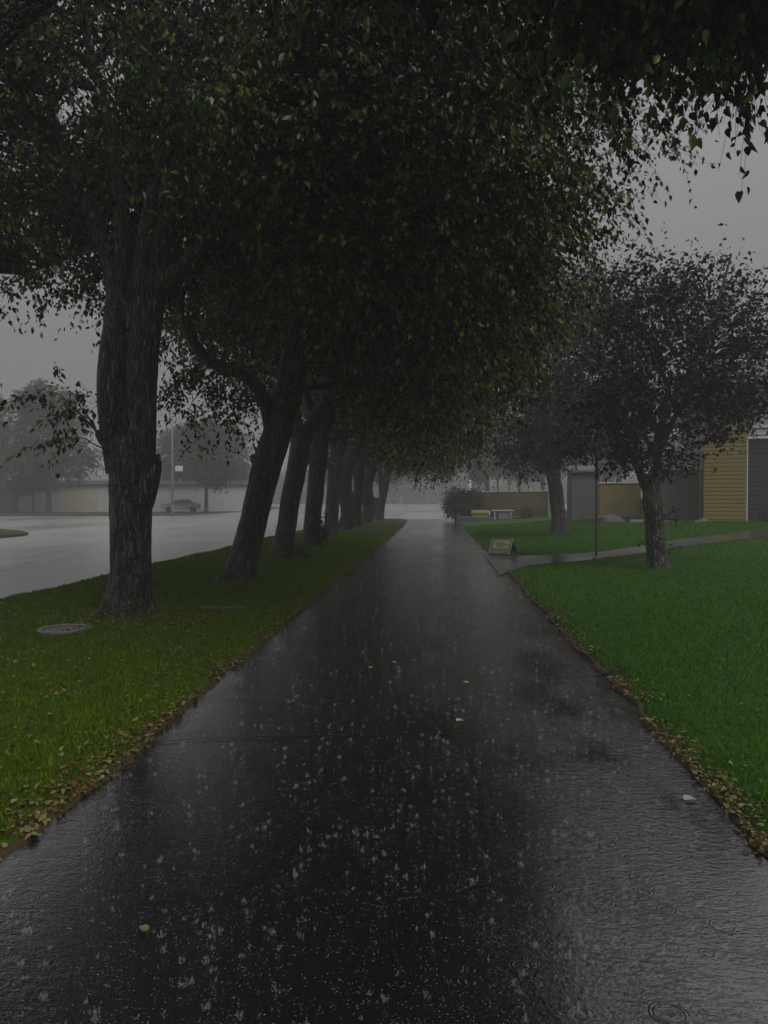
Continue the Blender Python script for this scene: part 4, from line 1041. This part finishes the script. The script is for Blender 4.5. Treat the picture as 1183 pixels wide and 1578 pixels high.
def litter(name, n, xy, zf, size, label, seed):
    rng = np.random.default_rng(seed)
    x, y = xy(rng, n); n = len(x)
    pos = np.stack([x, y, zf(x, y) + rng.uniform(.006, .035, n)], -1)
    an = rng.uniform(0, 2 * math.pi, n)
    ax = np.stack([np.cos(an), np.sin(an), rng.normal(0, .3, n)], -1)
    nor = rng.normal(size=(n, 3)) * .35; nor[:, 2] += 1
    v, f, t = place_leaves(pos, ax, nor, size * rng.uniform(.5, 1.3, n), LEAF_HEART, rng.uniform(0, .97, n) ** .7)
    return tag(obj(name, mesh(name, v, f, M['leaf_fallen'], False, t)), label, 'leaves', None, 'stuff')
def verge_xy(rng, n):
    y = 2.6 * (26 / 2.6) ** rng.uniform(size=n); 
    u = rng.uniform(size=n)
    x = np.where((u < .22) & (wob(y, .7, 2) + wob(y, 2.3, 5) > -.25), edge_l(y) - np.abs(rng.normal(0, .17, n)) + .05, rng.uniform(ROAD_R, -1.9, n))
    near = u > .86
    x = np.where(near, -4.06 + rng.normal(0, .8, n), x); y = np.where(near, 9.5 + rng.normal(0, .5, n), y)
    k = (x > -.62 * y - 1.5); return x[k], y[k]
litter('leaf_litter', 13000, verge_xy, verge_z, .031, 'yellow and brown fallen leaves scattered over the left verge', 81)
def lawn_xy(rng, n):
    y = 2.4 * (22 / 2.4) ** rng.uniform(size=n); u = rng.uniform(size=n)
    x = np.where((u < .5) & (wob(y, .7, 3) + wob(y, 2.3, 1) > -.3), edge_r(y) + np.abs(rng.normal(0, .14, n)) - .05, rng.uniform(1.5, 10, n))
    k = (x < .5 * y + 1) & ~((y > 16.9) & (y < 20.8) & (x < 2.5)); return x[k], y[k]
litter('leaf_litter', 6000, lawn_xy, lawn_z, .026, 'brown fallen leaves along the edge of the right lawn', 82)

for (x, y, s, tint, an, lab) in [
    (.14, 5.42, .05, 1.0, .3, 'pale leaf lying in the middle of the wet path'), (.25, 6.55, .05, 1.0, 1.2, 'small pale leaf on the path, right of its middle'),
    (-.4, 7.3, .05, 1.0, 2.2, 'pale leaf farthest up the path'), (-.62, 7.05, .05, .95, .8, 'small green leaf far up the path'),
    (-1.05, 2.7, .042, .8, 2.6, 'yellow-green leaf near the bottom left of the path'), (1.3, 4.12, .06, 1.0, .1, 'pale leaf in the puddle near the right edge')]:
    sh = (LEAF_HEART[0] * np.array([1, 1, .8]), LEAF_HEART[1])
    v, f, t = place_leaves(np.array([[0, 0, 0.]]), np.array([[math.cos(an), math.sin(an), .12]]), np.array([[.1, -.2, 1.]]), np.array([s]), sh, np.array([tint]))
    v = np.vstack([v, v - np.array([0, 0, .002])]); f = np.vstack([f, f[:, ::-1] + 8]); t = np.concatenate([t, t])
    tag(obj('fallen_leaf', mesh('fallen_leaf', v, f, M['leaf_fallen'], False, t), None, (x, y, float(path_z(x, y)) + .012)), lab, 'leaf', 'loose leaves on the wet path')
tw = MB(); tw.tube([(0, 0, .0), (.16, .05, .03), (.3, .16, .05), (.42, .2, .1)], [.012, .01, .008, .004], 6); tw.tube([(.16, .05, .03), (.22, .2, .06), (.3, .3, .05)], [.008, .006, .003], 6); tw.tube([(.05, .02, .01), (.1, -.1, .03), (.2, -.16, .02)], [.007, .005, .003], 6)
tag(tw.build('fallen_twig', M['bark'], None, True, (1.42, 6.9, .03)), 'broken forked twig lying on the right edge of the path', 'twig')

def splashes(name, n, seed, jets, mat, label):
    """thrown-up water: slim jets and crowns, or the single beads that dance on the film"""
    rng = np.random.default_rng(seed)
    V = []; F = []; nb = 0
    octf = np.array([(0, 2, 4), (2, 1, 4), (1, 3, 4), (3, 0, 4), (2, 0, 5), (1, 2, 5), (3, 1, 5), (0, 3, 5)])
    y = 1.9 * (26 / 1.9) ** (rng.uniform(size=n) ** 1.1); x = rng.uniform(-1.85, 1.45, n)
    for i in range(n):
        sc_ = 1 + y[i] * .05
        st = .75 * rng.uniform(.25, 1.0) ** 1.6
        k = rng.integers(5, 16) if jets else rng.integers(1, 4)
        for j in range(k):
            an = rng.uniform(0, 6.283)
            if jets:
                rr = rng.uniform(0, .02) * sc_ * st; r = rng.uniform(.003, .008) * sc_ * st; hz = rng.uniform(.005, .022) * sc_ * st
                lift = rng.uniform(0, .016) * st; tilt = rng.uniform(-.1, .3)
            else:
                rr = rng.uniform(0, .02) * sc_; r = rng.uniform(.001, .0022) * sc_; hz = r * .7; lift = 0; tilt = 0
            c = np.array([x[i] + rr * math.cos(an), y[i] + rr * math.sin(an), path_z(x[i], y[i]) + .007 + lift + hz])
            lx, ly = math.cos(an) * hz * tilt, math.sin(an) * hz * tilt
            V.append(np.array([(r, 0, 0), (-r, 0, 0), (0, r, 0), (0, -r, 0), (lx, ly, hz), (-lx, -ly, -hz)]) + c); F.append(octf + nb); nb += 6
    return tag(obj(name, mesh(name, np.vstack(V), np.vstack(F), M[mat], True)), label, 'splashes', None, 'stuff')
splashes('rain_splashes', 2400, 91, True, 'water', 'faint upright splashes thrown up by rain on the wet path')
splashes('rain_beads', 15000, 92, False, 'drops', 'tiny bright beads of rain dancing on the wet path')

# ------------------------------------------------------------------ rain haze
HAZE = .0038
hm = NT('rain_haze')
pv = hm.n('ShaderNodeVolumePrincipled')
pv.inputs['Color'].default_value = (.97, .97, .98, 1)
pv.inputs['Density'].default_value = HAZE
pv.inputs['Anisotropy'].default_value = .0
hm.l(pv.outputs[0], hm.out.inputs['Volume'])
mb = MB(); mb.box((0, 120, 6.6), (566, 366, 15.8))
hz = mb.build('haze', hm.m)
tag(hz, 'grey rain haze hanging over the whole scene', 'haze', None, 'stuff')
